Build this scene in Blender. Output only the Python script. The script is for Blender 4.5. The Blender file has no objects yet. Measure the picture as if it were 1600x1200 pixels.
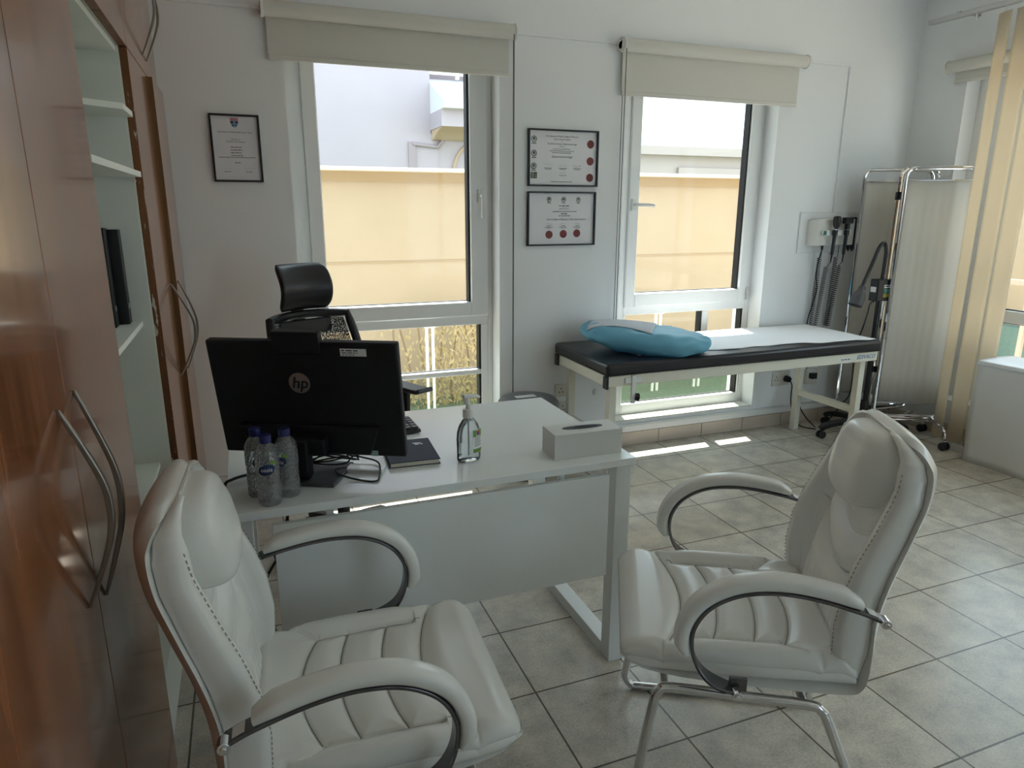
import bpy, bmesh, math, random
from mathutils import Vector, Matrix
from mathutils.kdtree import KDTree
random.seed(7)
C = bpy.context.scene.collection
PI = math.pi
def R(a): return math.radians(a)

# ------------------------------------------------------------------ materials
def mat(name, col, rough=0.5, metal=0.0, noise=None, bump=None, spec=0.5, coat=0.0, trans=0.0, ior=1.45, emis=None, alpha=1.0, sub=0.0):
    m = bpy.data.materials.new(name); m.use_nodes = True
    nt = m.node_tree; b = nt.nodes['Principled BSDF']
    b.inputs['Base Color'].default_value = (*col, 1); b.inputs['Roughness'].default_value = rough
    b.inputs['Metallic'].default_value = metal; b.inputs['Specular IOR Level'].default_value = spec
    b.inputs['Coat Weight'].default_value = coat; b.inputs['Coat Roughness'].default_value = .08
    b.inputs['Transmission Weight'].default_value = trans; b.inputs['IOR'].default_value = ior
    if alpha < 1: b.inputs['Alpha'].default_value = alpha
    tc = nt.nodes.new('ShaderNodeTexCoord')
    if noise:                                    # (scale, amount)
        n = nt.nodes.new('ShaderNodeTexNoise'); n.inputs['Scale'].default_value = noise[0]; n.inputs['Detail'].default_value = 5
        nt.links.new(tc.outputs['Object'], n.inputs['Vector'])
        mx = nt.nodes.new('ShaderNodeMix'); mx.data_type = 'RGBA'
        a = noise[1]
        mx.inputs[6].default_value = (*[c*(1-a) for c in col], 1); mx.inputs[7].default_value = (*[min(1, c*(1+a)) for c in col], 1)
        nt.links.new(n.outputs['Fac'], mx.inputs[0]); nt.links.new(mx.outputs[2], b.inputs['Base Color'])
    if bump:                                     # (scale, strength, distance)
        n = nt.nodes.new('ShaderNodeTexNoise'); n.inputs['Scale'].default_value = bump[0]; n.inputs['Detail'].default_value = 3
        nt.links.new(tc.outputs['Object'], n.inputs['Vector'])
        bp = nt.nodes.new('ShaderNodeBump'); bp.inputs['Strength'].default_value = bump[1]; bp.inputs['Distance'].default_value = bump[2]
        nt.links.new(n.outputs['Fac'], bp.inputs['Height']); nt.links.new(bp.outputs['Normal'], b.inputs['Normal'])
    return m

def wood(name, c1, c2, rough=.22, coat=.5):
    m = mat(name, c1, rough, coat=coat); nt = m.node_tree; b = nt.nodes['Principled BSDF']
    tc = nt.nodes.new('ShaderNodeTexCoord'); mp = nt.nodes.new('ShaderNodeMapping'); mp.inputs['Scale'].default_value = (9, 9, .55)
    n = nt.nodes.new('ShaderNodeTexNoise'); n.inputs['Scale'].default_value = 2.2; n.inputs['Detail'].default_value = 6; n.inputs['Distortion'].default_value = .6
    w = nt.nodes.new('ShaderNodeTexNoise'); w.inputs['Scale'].default_value = 14; w.inputs['Detail'].default_value = 4
    r = nt.nodes.new('ShaderNodeValToRGB')
    r.color_ramp.elements[0].position = .3; r.color_ramp.elements[0].color = (*c1, 1)
    r.color_ramp.elements[1].position = .72; r.color_ramp.elements[1].color = (*c2, 1)
    ad = nt.nodes.new('ShaderNodeMath'); ad.operation = 'MULTIPLY_ADD'; ad.inputs[1].default_value = .3
    nt.links.new(tc.outputs['Object'], mp.inputs['Vector']); nt.links.new(mp.outputs['Vector'], n.inputs['Vector']); nt.links.new(mp.outputs['Vector'], w.inputs['Vector'])
    nt.links.new(w.outputs['Fac'], ad.inputs[0]); nt.links.new(n.outputs['Fac'], ad.inputs[2])
    sb = nt.nodes.new('ShaderNodeMath'); sb.operation = 'SUBTRACT'; sb.inputs[1].default_value = .15
    nt.links.new(ad.outputs[0], sb.inputs[0]); nt.links.new(sb.outputs[0], r.inputs['Fac']); nt.links.new(r.outputs['Color'], b.inputs['Base Color'])
    return m

def tile_mat():
    m = mat('floor_tile', (.4, .38, .35), .27, bump=(60, .12, .002)); nt = m.node_tree; b = nt.nodes['Principled BSDF']
    tc = nt.nodes.new('ShaderNodeTexCoord'); mp = nt.nodes.new('ShaderNodeMapping'); mp.inputs['Location'].default_value = (-1.088+.338*8, -1.382+.338*12, 0)
    br = nt.nodes.new('ShaderNodeTexBrick'); br.offset = 0; br.squash = 1; br.inputs['Scale'].default_value = 1
    br.inputs['Brick Width'].default_value = .338; br.inputs['Row Height'].default_value = .338
    br.inputs['Mortar Size'].default_value = .0032; br.inputs['Mortar Smooth'].default_value = .15; br.inputs['Bias'].default_value = 0
    br.inputs['Color1'].default_value = (.57, .53, .47, 1); br.inputs['Color2'].default_value = (.51, .47, .41, 1); br.inputs['Mortar'].default_value = (.115, .092, .07, 1)
    n = nt.nodes.new('ShaderNodeTexNoise'); n.inputs['Scale'].default_value = 9; n.inputs['Detail'].default_value = 8; n.inputs['Roughness'].default_value = .65
    g = nt.nodes.new('ShaderNodeTexNoise'); g.inputs['Scale'].default_value = 130; g.inputs['Detail'].default_value = 2
    r = nt.nodes.new('ShaderNodeValToRGB'); r.color_ramp.elements[0].position = .32; r.color_ramp.elements[0].color = (.70, .70, .70, 1)
    r.color_ramp.elements[1].position = .68; r.color_ramp.elements[1].color = (1.12, 1.1, 1.06, 1)
    r2 = nt.nodes.new('ShaderNodeValToRGB'); r2.color_ramp.elements[0].position = .3; r2.color_ramp.elements[0].color = (.78, .78, .78, 1)
    r2.color_ramp.elements[1].position = .6; r2.color_ramp.elements[1].color = (1.05, 1.05, 1.05, 1)
    mx = nt.nodes.new('ShaderNodeMix'); mx.data_type = 'RGBA'; mx.blend_type = 'MULTIPLY'; mx.inputs[0].default_value = 1
    m2 = nt.nodes.new('ShaderNodeMix'); m2.data_type = 'RGBA'; m2.blend_type = 'MULTIPLY'; m2.inputs[0].default_value = .8
    nt.links.new(tc.outputs['Object'], mp.inputs['Vector']); nt.links.new(mp.outputs['Vector'], br.inputs['Vector'])
    nt.links.new(tc.outputs['Object'], n.inputs['Vector']); nt.links.new(tc.outputs['Object'], g.inputs['Vector'])
    nt.links.new(n.outputs['Fac'], r.inputs['Fac']); nt.links.new(g.outputs['Fac'], r2.inputs['Fac'])
    nt.links.new(br.outputs['Color'], mx.inputs[6]); nt.links.new(r.outputs['Color'], mx.inputs[7])
    nt.links.new(mx.outputs[2], m2.inputs[6]); nt.links.new(r2.outputs['Color'], m2.inputs[7]); nt.links.new(m2.outputs[2], b.inputs['Base Color'])
    return m

def pane_mat(name, tint, gloss=.06):             # clear pane: lets sun and view through, mirrors a little
    m = bpy.data.materials.new(name); m.use_nodes = True; nt = m.node_tree; nt.nodes.remove(nt.nodes['Principled BSDF'])
    o = nt.nodes['Material Output']; t = nt.nodes.new('ShaderNodeBsdfTransparent'); t.inputs[0].default_value = (*tint, 1)
    g = nt.nodes.new('ShaderNodeBsdfGlossy'); g.inputs['Roughness'].default_value = .02
    mx = nt.nodes.new('ShaderNodeMixShader'); lw = nt.nodes.new('ShaderNodeFresnel'); lw.inputs[0].default_value = 1.3
    ge = nt.nodes.new('ShaderNodeNewGeometry'); inv = nt.nodes.new('ShaderNodeMath'); inv.operation = 'SUBTRACT'; inv.inputs[0].default_value = 1
    mu = nt.nodes.new('ShaderNodeMath'); mu.operation = 'MULTIPLY'; nt.links.new(ge.outputs['Backfacing'], inv.inputs[1]); nt.links.new(inv.outputs[0], mu.inputs[0]); nt.links.new(lw.outputs[0], mu.inputs[1])
    nt.links.new(mu.outputs[0], mx.inputs[0]); nt.links.new(t.outputs[0], mx.inputs[1]); nt.links.new(g.outputs[0], mx.inputs[2]); nt.links.new(mx.outputs[0], o.inputs[0])
    return m

def clear_mat(name, tint, haze, bump, blend=.32):            # thin clear plastic with water: see-through, glinting, a trace of haze
    m = bpy.data.materials.new(name); m.use_nodes = True; nt = m.node_tree; nt.nodes.remove(nt.nodes['Principled BSDF']); o = nt.nodes['Material Output']
    t = nt.nodes.new('ShaderNodeBsdfTransparent'); t.inputs[0].default_value = (*tint, 1); g = nt.nodes.new('ShaderNodeBsdfGlossy'); g.inputs['Roughness'].default_value = .06
    df = nt.nodes.new('ShaderNodeBsdfDiffuse'); df.inputs[0].default_value = (.85, .9, .92, 1); lw = nt.nodes.new('ShaderNodeLayerWeight'); lw.inputs[0].default_value = blend
    tc = nt.nodes.new('ShaderNodeTexCoord'); n = nt.nodes.new('ShaderNodeTexNoise'); n.inputs['Scale'].default_value = bump[0]; bp = nt.nodes.new('ShaderNodeBump'); bp.inputs['Strength'].default_value = bump[1]; bp.inputs['Distance'].default_value = bump[2]
    nt.links.new(tc.outputs['Object'], n.inputs['Vector']); nt.links.new(n.outputs['Fac'], bp.inputs['Height'])
    for x in (g, lw): nt.links.new(bp.outputs['Normal'], x.inputs['Normal'])
    m1 = nt.nodes.new('ShaderNodeMixShader'); m1.inputs[0].default_value = haze; nt.links.new(t.outputs[0], m1.inputs[1]); nt.links.new(df.outputs[0], m1.inputs[2])
    m2 = nt.nodes.new('ShaderNodeMixShader'); nt.links.new(lw.outputs['Fresnel'], m2.inputs[0]); nt.links.new(m1.outputs[0], m2.inputs[1]); nt.links.new(g.outputs[0], m2.inputs[2]); nt.links.new(m2.outputs[0], o.inputs[0])
    return m

def cloth_mat(name, col, transl, rough=.8, bump=None):   # cloth that glows a little with light from behind
    m = mat(name, col, rough, spec=.2, bump=bump); nt = m.node_tree; b = nt.nodes['Principled BSDF']; o = nt.nodes['Material Output']
    t = nt.nodes.new('ShaderNodeBsdfTranslucent'); t.inputs[0].default_value = (*col, 1)
    mx = nt.nodes.new('ShaderNodeMixShader'); mx.inputs[0].default_value = transl
    nt.links.new(b.outputs[0], mx.inputs[1]); nt.links.new(t.outputs[0], mx.inputs[2]); nt.links.new(mx.outputs[0], o.inputs[0])
    return m

def mesh_fabric():
    m = mat('mesh_fabric', (.012, .012, .014), .7); nt = m.node_tree; b = nt.nodes['Principled BSDF']; o = nt.nodes['Material Output']
    tc = nt.nodes.new('ShaderNodeTexCoord'); v = nt.nodes.new('ShaderNodeTexVoronoi'); v.inputs['Scale'].default_value = 230
    r = nt.nodes.new('ShaderNodeValToRGB'); r.color_ramp.elements[0].position = .32; r.color_ramp.elements[1].position = .4
    r.color_ramp.elements[0].color = (1, 1, 1, 1); r.color_ramp.elements[1].color = (0, 0, 0, 1)
    t = nt.nodes.new('ShaderNodeBsdfTransparent'); mx = nt.nodes.new('ShaderNodeMixShader')
    nt.links.new(tc.outputs['Object'], v.inputs['Vector']); nt.links.new(v.outputs['Distance'], r.inputs['Fac']); nt.links.new(r.outputs['Color'], mx.inputs[0])
    nt.links.new(b.outputs[0], mx.inputs[1]); nt.links.new(t.outputs[0], mx.inputs[2]); nt.links.new(mx.outputs[0], o.inputs[0])
    return m

M = dict(
    wall=mat('wall_paint', (.78, .80, .82), .75, noise=(1.2, .02), bump=(90, .08, .001)),
    ceil=mat('ceiling_paint', (.82, .82, .81), .85), tile=tile_mat(), skirt=mat('skirting_tile', (.52, .45, .38), .35, noise=(7, .16)),
    cherry=wood('cherry_laminate', (.16, .052, .020), (.37, .145, .062), .2, .6), edge=wood('brown_edge', (.10, .034, .012), (.19, .075, .026), .45, .0),
    edge2=wood('olive_edge', (.13, .072, .026), (.18, .10, .038), .5, .0),
    chip=mat('bare_chip', (.62, .58, .5), .8), white_mel=mat('white_melamine', (.74, .76, .72), .45), handle=mat('brushed_nickel', (.30, .285, .26), .36, 1.0),
    upvc=mat('white_upvc', (.78, .79, .79), .35), gasket=mat('black_gasket', (.012, .012, .013), .6), pane=pane_mat('clear_glass', (.93, .95, .94)),
    frame_pane=pane_mat('picture_glass', (.995, .995, .995)), low_pane=pane_mat('tinted_glass', (.80, .84, .80)), blind=cloth_mat('blind_fabric', (.70, .69, .65), .12, bump=(300, .1, .0005)),
    blindcap=mat('blind_cap', (.75, .75, .73), .4), chain=mat('bead_chain', (.10, .10, .105), .45), slat=cloth_mat('slat_fabric', (.85, .77, .64), .55, bump=(250, .1, .0005)),
    alu=mat('satin_aluminium', (.55, .55, .56), .35, .9), black_fr=mat('black_frame', (.012, .012, .016), .35), paper=mat('certificate_paper', (.80, .80, .84), .5, noise=(6, .03)),
    ink=mat('black_ink', (.05, .05, .06), .8), seal=mat('maroon_seal', (.20, .045, .045), .7, noise=(90, .3)), crest_g=mat('crest_green', (.10, .14, .10), .8),
    crest_r=mat('crest_red', (.62, .25, .29), .8), crest_b=mat('crest_blue', (.03, .05, .13), .8), sky_b=mat('crest_sky', (.25, .45, .6), .8), gold=mat('crest_gold', (.45, .4, .2), .8),
    leather=mat('white_leather', (.75, .755, .735), .27, spec=.6, bump=(420, .08, .0006), noise=(5, .03)), thread=mat('seam_thread', (.35, .34, .31), .8),
    chrome=mat('chrome', (.72, .72, .74), .07, 1.0), gunmetal=mat('dark_chrome', (.16, .16, .17), .25, .9), chair_lab=mat('sticker_white', (.7, .71, .7), .5), sage=mat('sticker_sage', (.30, .42, .36), .5),
    desk=mat('white_desk_laminate', (.82, .86, .87), .16, spec=.65), desk_leg=mat('white_steel', (.74, .77, .78), .35), steel=mat('cream_steel', (.70, .68, .58), .4),
    blk=mat('black_plastic', (.012, .012, .015), .42, bump=(300, .05, .0003)), blk_g=mat('glossy_black', (.010, .010, .013), .18), dark=mat('dark_grey_plastic', (.05, .05, .056), .45),
    keys=mat('key_caps', (.055, .05, .06), .45), navy=mat('navy_cover', (.022, .027, .055), .6, spec=.25, bump=(300, .1, .0004)), pages=mat('page_edges', (.66, .62, .52), .8, noise=(200, .1)),
    cable=mat('cable_rubber', (.012, .012, .012), .5), vinyl=mat('black_vinyl', (.014, .014, .018), .3, bump=(160, .08, .0006)), sheet=mat('bed_paper', (.84, .85, .88), .85, bump=(18, .25, .004)),
    blue=cloth_mat('blue_wrap', (.20, .50, .66), .25, .38, bump=(11, .5, .008)), pad=mat('grey_pad', (.55, .58, .64), .85, bump=(30, .2, .003)),
    pet=clear_mat('clear_bottle', (.93, .96, .97), .07, (120, 1.0, .008), .5),
    cap=mat('blue_cap', (.010, .013, .11), .4), oval=mat('label_navy', (.02, .035, .11), .4), green=mat('label_green', (.16, .30, .06), .5), white_t=mat('white_print', (.8, .82, .82), .5),
    gel=clear_mat('clear_gel', (.92, .95, .96), .10, (14, .25, .004)), pump=mat('white_pump', (.72, .73, .72), .35), red=mat('label_red', (.5, .04, .03), .5), dkblue=mat('label_blue', (.03, .06, .3), .5),
    card=mat('white_card', (.66, .67, .66), .5), slit=mat('slot_dark', (.055, .06, .075), .6), tissue=mat('tissue', (.8, .8, .82), .9), bin=mat('grey_plastic', (.13, .135, .15), .45),
    screen=cloth_mat('screen_fabric', (.86, .84, .80), .5, bump=(40, .2, .002)), box_cloth=mat('white_drape', (.66, .65, .63), .7, bump=(14, .25, .004)),
    lcd=mat('monitor_black', (.009, .009, .012), .5, spec=.3), logo=mat('logo_silver', (.45, .46, .46), .25, .8), teal=mat('teal_label', (.015, .12, .11), .5), ylw=mat('yellow_label', (.30, .24, .05), .5),
    socket=mat('socket_ivory', (.62, .60, .55), .4), meshf=mesh_fabric(), clear=mat('clear_panel', (.72, .74, .75), .15), device=mat('device_white', (.62, .62, .59), .4),
    peach=mat('peach_render', (.405, .315, .215), .9, noise=(2.2, .07), bump=(40, .15, .004)), peach_line=mat('render_joint', (.36, .26, .16), .9), coping=mat('coping_white', (.66, .58, .46), .8),
    pink=mat('pink_render', (.395, .335, .36), .9, noise=(.9, .09)), pinkd=mat('pink_trim', (.30, .24, .25), .9), pwhite=mat('white_render', (.6, .58, .6), .8), soffit=mat('peach_soffit', (.42, .30, .2), .9),
    beige=mat('beige_render', (.40, .325, .295), .9, noise=(1.2, .06)), grass=mat('grass', (.16, .20, .13), .9, noise=(25, .4)), hedge=mat('green_fence', (.12, .19, .17), .8, noise=(30, .2)),
    leaf=cloth_mat('dapple_leaf', (.62, .51, .29), .5, .7), bark=mat('bark', (.25, .18, .10), .9), post=mat('white_post', (.85, .84, .80), .5), pave=mat('paving', (.68, .60, .49), .9, noise=(5, .1)),
    railp=mat('taupe_post', (.45, .35, .28), .6), ltiss=mat('led_panel_white', (.85, .85, .85), .4),
)

def chipped():                                    # brown edge banding with pale patches where it has broken away
    m = wood('chipped_edge', (.10, .034, .012), (.19, .075, .026), .45, .0); nt = m.node_tree; b = nt.nodes['Principled BSDF']
    src = b.inputs['Base Color'].links[0].from_socket; tc = nt.nodes.new('ShaderNodeTexCoord'); mp = nt.nodes.new('ShaderNodeMapping'); mp.inputs['Scale'].default_value = (60, 1, 9)
    n = nt.nodes.new('ShaderNodeTexNoise'); n.inputs['Scale'].default_value = 1.5; n.inputs['Detail'].default_value = 6; r = nt.nodes.new('ShaderNodeValToRGB')
    r.color_ramp.elements[0].position = .60; r.color_ramp.elements[1].position = .62
    mx = nt.nodes.new('ShaderNodeMix'); mx.data_type = 'RGBA'; mx.inputs[7].default_value = (.55, .51, .44, 1)
    nt.links.new(tc.outputs['Object'], mp.inputs['Vector']); nt.links.new(mp.outputs['Vector'], n.inputs['Vector']); nt.links.new(n.outputs['Fac'], r.inputs['Fac'])
    nt.links.new(r.outputs['Color'], mx.inputs[0]); nt.links.new(src, mx.inputs[6]); nt.links.new(mx.outputs[2], b.inputs['Base Color']); return m
M['chipped'] = chipped()

# ------------------------------------------------------------------ mesh helpers
WM = {}                                           # world matrices of roots and of the parts that carry sub-parts
def crv(pts, n=6, closed=False):                  # Catmull-Rom through points
    P = [Vector(p) for p in pts]; out = []; L = len(P)
    rng = range(L if closed else L-1)
    for i in rng:
        p1, p2 = P[i], P[(i+1) % L]
        p0 = P[(i-1) % L] if (closed or i > 0) else p1*2-p2
        p3 = P[(i+2) % L] if (closed or i < L-2) else p2*2-p1
        for k in range(n):
            t = k/n
            out.append(.5*((2*p1)+(p2-p0)*t+(2*p0-5*p1+4*p2-p3)*t*t+(3*p1-p0-3*p2+p3)*t**3))
    if not closed: out.append(P[-1])
    return out
class MB:
    def __init__(s): s.b = bmesh.new(); s.mi = 0
    def f(s, vs):
        try:
            fc = s.b.faces.new(vs); fc.material_index = s.mi; return fc
        except ValueError: return None
    def v(s, p): return s.b.verts.new(p)
    def box(s, x0, x1, y0, y1, z0, z1, m=None):
        if x0 > x1: x0, x1 = x1, x0
        if y0 > y1: y0, y1 = y1, y0
        if z0 > z1: z0, z1 = z1, z0
        vs = [Vector((x, y, z)) for x in (x0, x1) for y in (y0, y1) for z in (z0, z1)]
        if m is not None: vs = [m @ p for p in vs]
        a = [s.v(p) for p in vs]
        for q in ((0, 1, 3, 2), (4, 6, 7, 5), (0, 4, 5, 1), (2, 3, 7, 6), (0, 2, 6, 4), (1, 5, 7, 3)): s.f([a[i] for i in q])
        return s
    def rings(s, rg, closed=False, cap=True):
        R_ = [[s.v(p) for p in r] for r in rg]; n = len(R_[0])
        for i in range(len(R_)-(0 if closed else 1)):
            A, B = R_[i], R_[(i+1) % len(R_)]
            for k in range(n): s.f([A[k], A[(k+1) % n], B[(k+1) % n], B[k]])
        if cap and not closed: s.f(R_[0][::-1]); s.f(R_[-1])
        return s
    def tube(s, pts, r, n=8, closed=False, cap=True, side=None, ry=None):   # round (or elliptical) sweep
        P = [Vector(p) for p in pts]; L = len(P); rg = []; up = None
        for i in range(L):
            if closed: t = P[(i+1) % L]-P[i-1]
            else: t = P[min(i+1, L-1)]-P[max(i-1, 0)]
            t = t.normalized() if t.length > 1e-9 else Vector((0, 0, 1))
            if side is not None: a = Vector(side)
            elif up is None: a = Vector((0, 0, 1)) if abs(t.z) < .9 else Vector((1, 0, 0))
            else: a = up
            u = (a-t*a.dot(t)).normalized(); w = t.cross(u); up = u
            rr = r(i/(L-1)) if callable(r) else r; r2 = rr if ry is None else (ry(i/(L-1)) if callable(ry) else ry)
            rg.append([P[i]+u*math.cos(2*PI*k/n)*rr+w*math.sin(2*PI*k/n)*r2 for k in range(n)])
        return s.rings(rg, closed, cap)
    def band(s, pts, w, t, side, cap=True, off=0):  # flat strip: width w along side, thickness t
        P = [Vector(p) for p in pts]; L = len(P); rg = []; sd = Vector(side).normalized()
        for i in range(L):
            tg = (P[min(i+1, L-1)]-P[max(i-1, 0)]).normalized(); nn = tg.cross(sd).normalized()
            ww = w(i/(L-1)) if callable(w) else w; tt = t(i/(L-1)) if callable(t) else t
            c = P[i]+nn*off
            rg.append([c-sd*ww/2-nn*tt/2, c+sd*ww/2-nn*tt/2, c+sd*ww/2+nn*tt/2, c-sd*ww/2+nn*tt/2])
        return s.rings(rg, False, cap)
    def lathe(s, prof, n=24, o=(0, 0, 0), m=None, sx=1, sy=1):
        rg = []
        for r_, z in prof:
            ring = [Vector((o[0]+sx*r_*math.cos(2*PI*k/n), o[1]+sy*r_*math.sin(2*PI*k/n), o[2]+z)) for k in range(n)]
            rg.append([m @ p for p in ring] if m is not None else ring)
        return s.rings(rg)
    def cyl(s, a, b, r, n=16, r2=None):
        a, b = Vector(a), Vector(b); return s.tube([a, b], (lambda t: r+(r2-r)*t) if r2 is not None else r, n)
    def poly(s, pts, d):                           # prism: outline pushed along d
        d = Vector(d); A = [s.v(Vector(p)) for p in pts]; B = [s.v(Vector(p)+d) for p in pts]; n = len(A)
        s.f(A[::-1]); s.f(B)
        for k in range(n): s.f([A[k], A[(k+1) % n], B[(k+1) % n], B[k]])
        return s
    def grid(s, fn, nu, nv):
        V = [[s.v(fn(i/nu, j/nv)) for i in range(nu+1)] for j in range(nv+1)]
        for j in range(nv):
            for i in range(nu): s.f([V[j][i], V[j][i+1], V[j+1][i+1], V[j+1][i]])
        return s
    def build(s, name, m, parent=None, bevel=0, smooth=None, angle=35, sub=0):
        bmesh.ops.recalc_face_normals(s.b, faces=s.b.faces)
        me = bpy.data.meshes.new(name); 
        W = WM[parent.name] if parent is not None else None
        org = None
        if W is not None: me_t = W.inverted()
        else:
            xs = [v.co for v in s.b.verts]
            org = Vector(((min(p.x for p in xs)+max(p.x for p in xs))/2, (min(p.y for p in xs)+max(p.y for p in xs))/2, min(p.z for p in xs)))
            me_t = Matrix.Translation(-org)
        s.b.transform(me_t); s.b.to_mesh(me); s.b.free()
        for mm in (m if isinstance(m, (list, tuple)) else [m]): me.materials.append(mm)
        o = bpy.data.objects.new(name, me); C.objects.link(o)
        if parent is not None: o.parent = parent; WM[o.name] = W
        else: o.location = org; WM[o.name] = Matrix.Translation(org)
        if smooth is not False:
            for p in me.polygons: p.use_smooth = True
            me.set_sharp_from_angle(angle=R(angle))
        if bevel:
            bv = o.modifiers.new('bevel', 'BEVEL'); bv.width = bevel; bv.segments = 2; bv.limit_method = 'ANGLE'; bv.angle_limit = R(40); bv.harden_normals = False
        if sub:
            sv = o.modifiers.new('sub', 'SUBSURF'); sv.levels = sub; sv.render_levels = sub
        return o
def tag(o, label, cat, group=None):
    o['label'] = label; o['category'] = cat
    if group: o['group'] = group
    return o
def thing(name, label, cat, loc=(0, 0, 0), rz=0, group=None):
    o = bpy.data.objects.new(name, None); o.empty_display_size = .05; C.objects.link(o); o.location = loc; o.rotation_euler = (0, 0, rz)
    WM[o.name] = Matrix.Translation(Vector(loc)) @ Matrix.Rotation(rz, 4, 'Z')
    return tag(o, label, cat, group)
def struct(o): o['kind'] = 'structure'; return o
def dup(root, loc, rz, label):                     # copy a thing with copies of its parts and sub-parts
    r = root.copy(); C.objects.link(r); r.location = loc; r.rotation_euler = (0, 0, rz); r['label'] = label
    for ch in list(root.children):
        c = ch.copy(); C.objects.link(c); c.parent = r
        for g in list(ch.children):
            d = g.copy(); C.objects.link(d); d.parent = c
    return r
def fr(o, ex, ey, ez):                             # frame matrix from origin and axes
    m = Matrix.Identity(4)
    for i, a in enumerate((ex, ey, ez)):
        a = Vector(a).normalized()
        for k in range(3): m[k][i] = a[k]
    for k in range(3): m[k][3] = o[k]
    return m
def text_into(mb, body, size, m, cx=0, cy=0, shear=0, align='CENTER', sx=1.0, bold=0):   # lettering as flat mesh faces in the frame m (x right, y up)
    cu = bpy.data.curves.new('t', 'FONT'); cu.body = body; cu.size = size; cu.align_x = align; cu.align_y = 'CENTER'; cu.shear = shear; cu.resolution_u = 2; cu.offset = bold
    to = bpy.data.objects.new('t', cu); C.objects.link(to); dg = bpy.context.evaluated_depsgraph_get(); dg.update()
    me = bpy.data.meshes.new_from_object(to.evaluated_get(dg)); bpy.data.objects.remove(to)
    vs = [mb.v(m @ Vector((cx+v.co.x*sx, cy+v.co.y, 0))) for v in me.vertices]
    for p in me.polygons: mb.f([vs[i] for i in p.vertices])
    bpy.data.meshes.remove(me)
def disc(mb, m, cx, cy, r, n=20, ry=None):
    mb.f([mb.v(m @ Vector((cx+r*math.cos(2*PI*k/n), cy+(ry or r)*math.sin(2*PI*k/n), 0))) for k in range(n)])
def rect(mb, m, x0, x1, y0, y1):
    mb.f([mb.v(m @ Vector(p)) for p in ((x0, y0, 0), (x1, y0, 0), (x1, y1, 0), (x0, y1, 0))])
def dashes(mb, m, cx, cy, w, h, seed=1):           # print too small to read: word-length marks
    rn = random.Random(seed); x = cx-w/2
    while x < cx+w/2-h:
        l = min(h*rn.uniform(2, 5.5), cx+w/2-x); rect(mb, m, x, x+l, cy-h/2, cy+h/2); x += l+h*.9
def arc_pts(cx, cy, r, a0, a1, n): return [(cx+r*math.cos(R(a0+(a1-a0)*k/n)), cy+r*math.sin(R(a0+(a1-a0)*k/n))) for k in range(n+1)]
def ss(t): t = max(0, min(1, t)); return t*t*(3-2*t)

# ------------------------------------------------------------------ camera (solved from the photograph's vanishing points)
cam = bpy.data.cameras.new('camera'); co = bpy.data.objects.new('camera', cam); C.objects.link(co)
r_ = Vector((0.93270573, -0.36063069, 0.00235215)); d_ = Vector((-0.08786299, -0.23355765, -0.96836508)); w_ = Vector((0.34977153, 0.90299298, -0.24952665))
cm = Matrix.Identity(4)
for k in range(3): cm[k][0] = r_[k]; cm[k][1] = -d_[k]; cm[k][2] = -w_[k]
cm[2][3] = 1.5; co.matrix_world = cm
cam.sensor_width = 36; cam.lens = 1072.1134/1600*36; cam.clip_start = .02; cam.clip_end = 200
bpy.context.scene.camera = co

# ------------------------------------------------------------------ the room
W = 3.68; CE = 2.9; RX = 4.35; LX = -.95; FY = -2.6
struct(MB().box(LX-.2, RX+.3, FY-.2, W+.28, -.2, 0).build('floor', M['tile'], smooth=False))
bpy.data.objects['floor'].data.transform(Matrix.Translation(bpy.data.objects['floor'].location)); bpy.data.objects['floor'].location = (0, 0, 0)
struct(MB().box(LX-.2, RX+.3, FY-.2, W+.28, CE, CE+.2).build('ceiling', M['ceil'], smooth=False))
W1 = (.258, 1.348); W2 = (2.12, 3.215); ZS = .165; ZH = 2.36; BY = W+.28
b = MB()
for x0, x1 in ((LX, W1[0]), (W1[1], W2[0]), (W2[1], RX)): b.box(x0, x1, W, BY, 0, CE)
for x0, x1 in (W1, W2): b.box(x0, x1, W, BY, 0, ZS); b.box(x0, x1, W, BY, ZH, CE)
struct(b.build('wall_back', M['wall'], smooth=False))
RY0, RY1, RZ0 = -.5, 3.31, .25
b = MB(); b.box(RX, RX+.28, RY1, BY, 0, CE); b.box(RX, RX+.28, FY, RY0, 0, CE); b.box(RX, RX+.28, RY0, RY1, 0, RZ0); b.box(RX, RX+.28, RY0, RY1, ZH, CE)
struct(b.build('wall_right', M['wall'], smooth=False))
struct(MB().box(LX-.2, LX, FY, BY, 0, CE).build('wall_left', M['wall'], smooth=False))
b = MB(); b.box(LX, RX, FY-.2, FY, 0, .4); b.box(LX, RX, FY-.2, FY, 2.6, CE); b.box(LX, 2.3, FY-.2, FY, .4, 2.6); b.box(3.4, RX, FY-.2, FY, .4, 2.6)
struct(b.build('wall_front', M['wall'], smooth=False))
# skirting tiles, one strip per wall with fine joints
b = MB(); x = -.24
while x < RX-.012: b.box(x, min(x+.334, RX-.012), W-.011, W, 0, .088); x += .338
struct(b.build('baseboard_back', M['skirt'], bevel=.0012))
b = MB(); y = RY0-2.4
while y < W-.012: b.box(RX-.011, RX, y, min(y+.334, W-.012), 0, .088); y += .338
struct(b.build('baseboard_right', M['skirt'], bevel=.0012))
struct(MB().box(W2[0]+.002, W2[1]-.002, W+.002, W+.125, ZS, ZS+.006).build('trim_1', mat('sill_marble', (.72, .69, .64), .35, noise=(8, .06)), bevel=.003))
struct(MB().box(W1[0]+.002, W1[1]-.002, W-.004, W+.125, ZS, ZS+.012).build('trim_2', M['wall'], bevel=.003))

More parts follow.
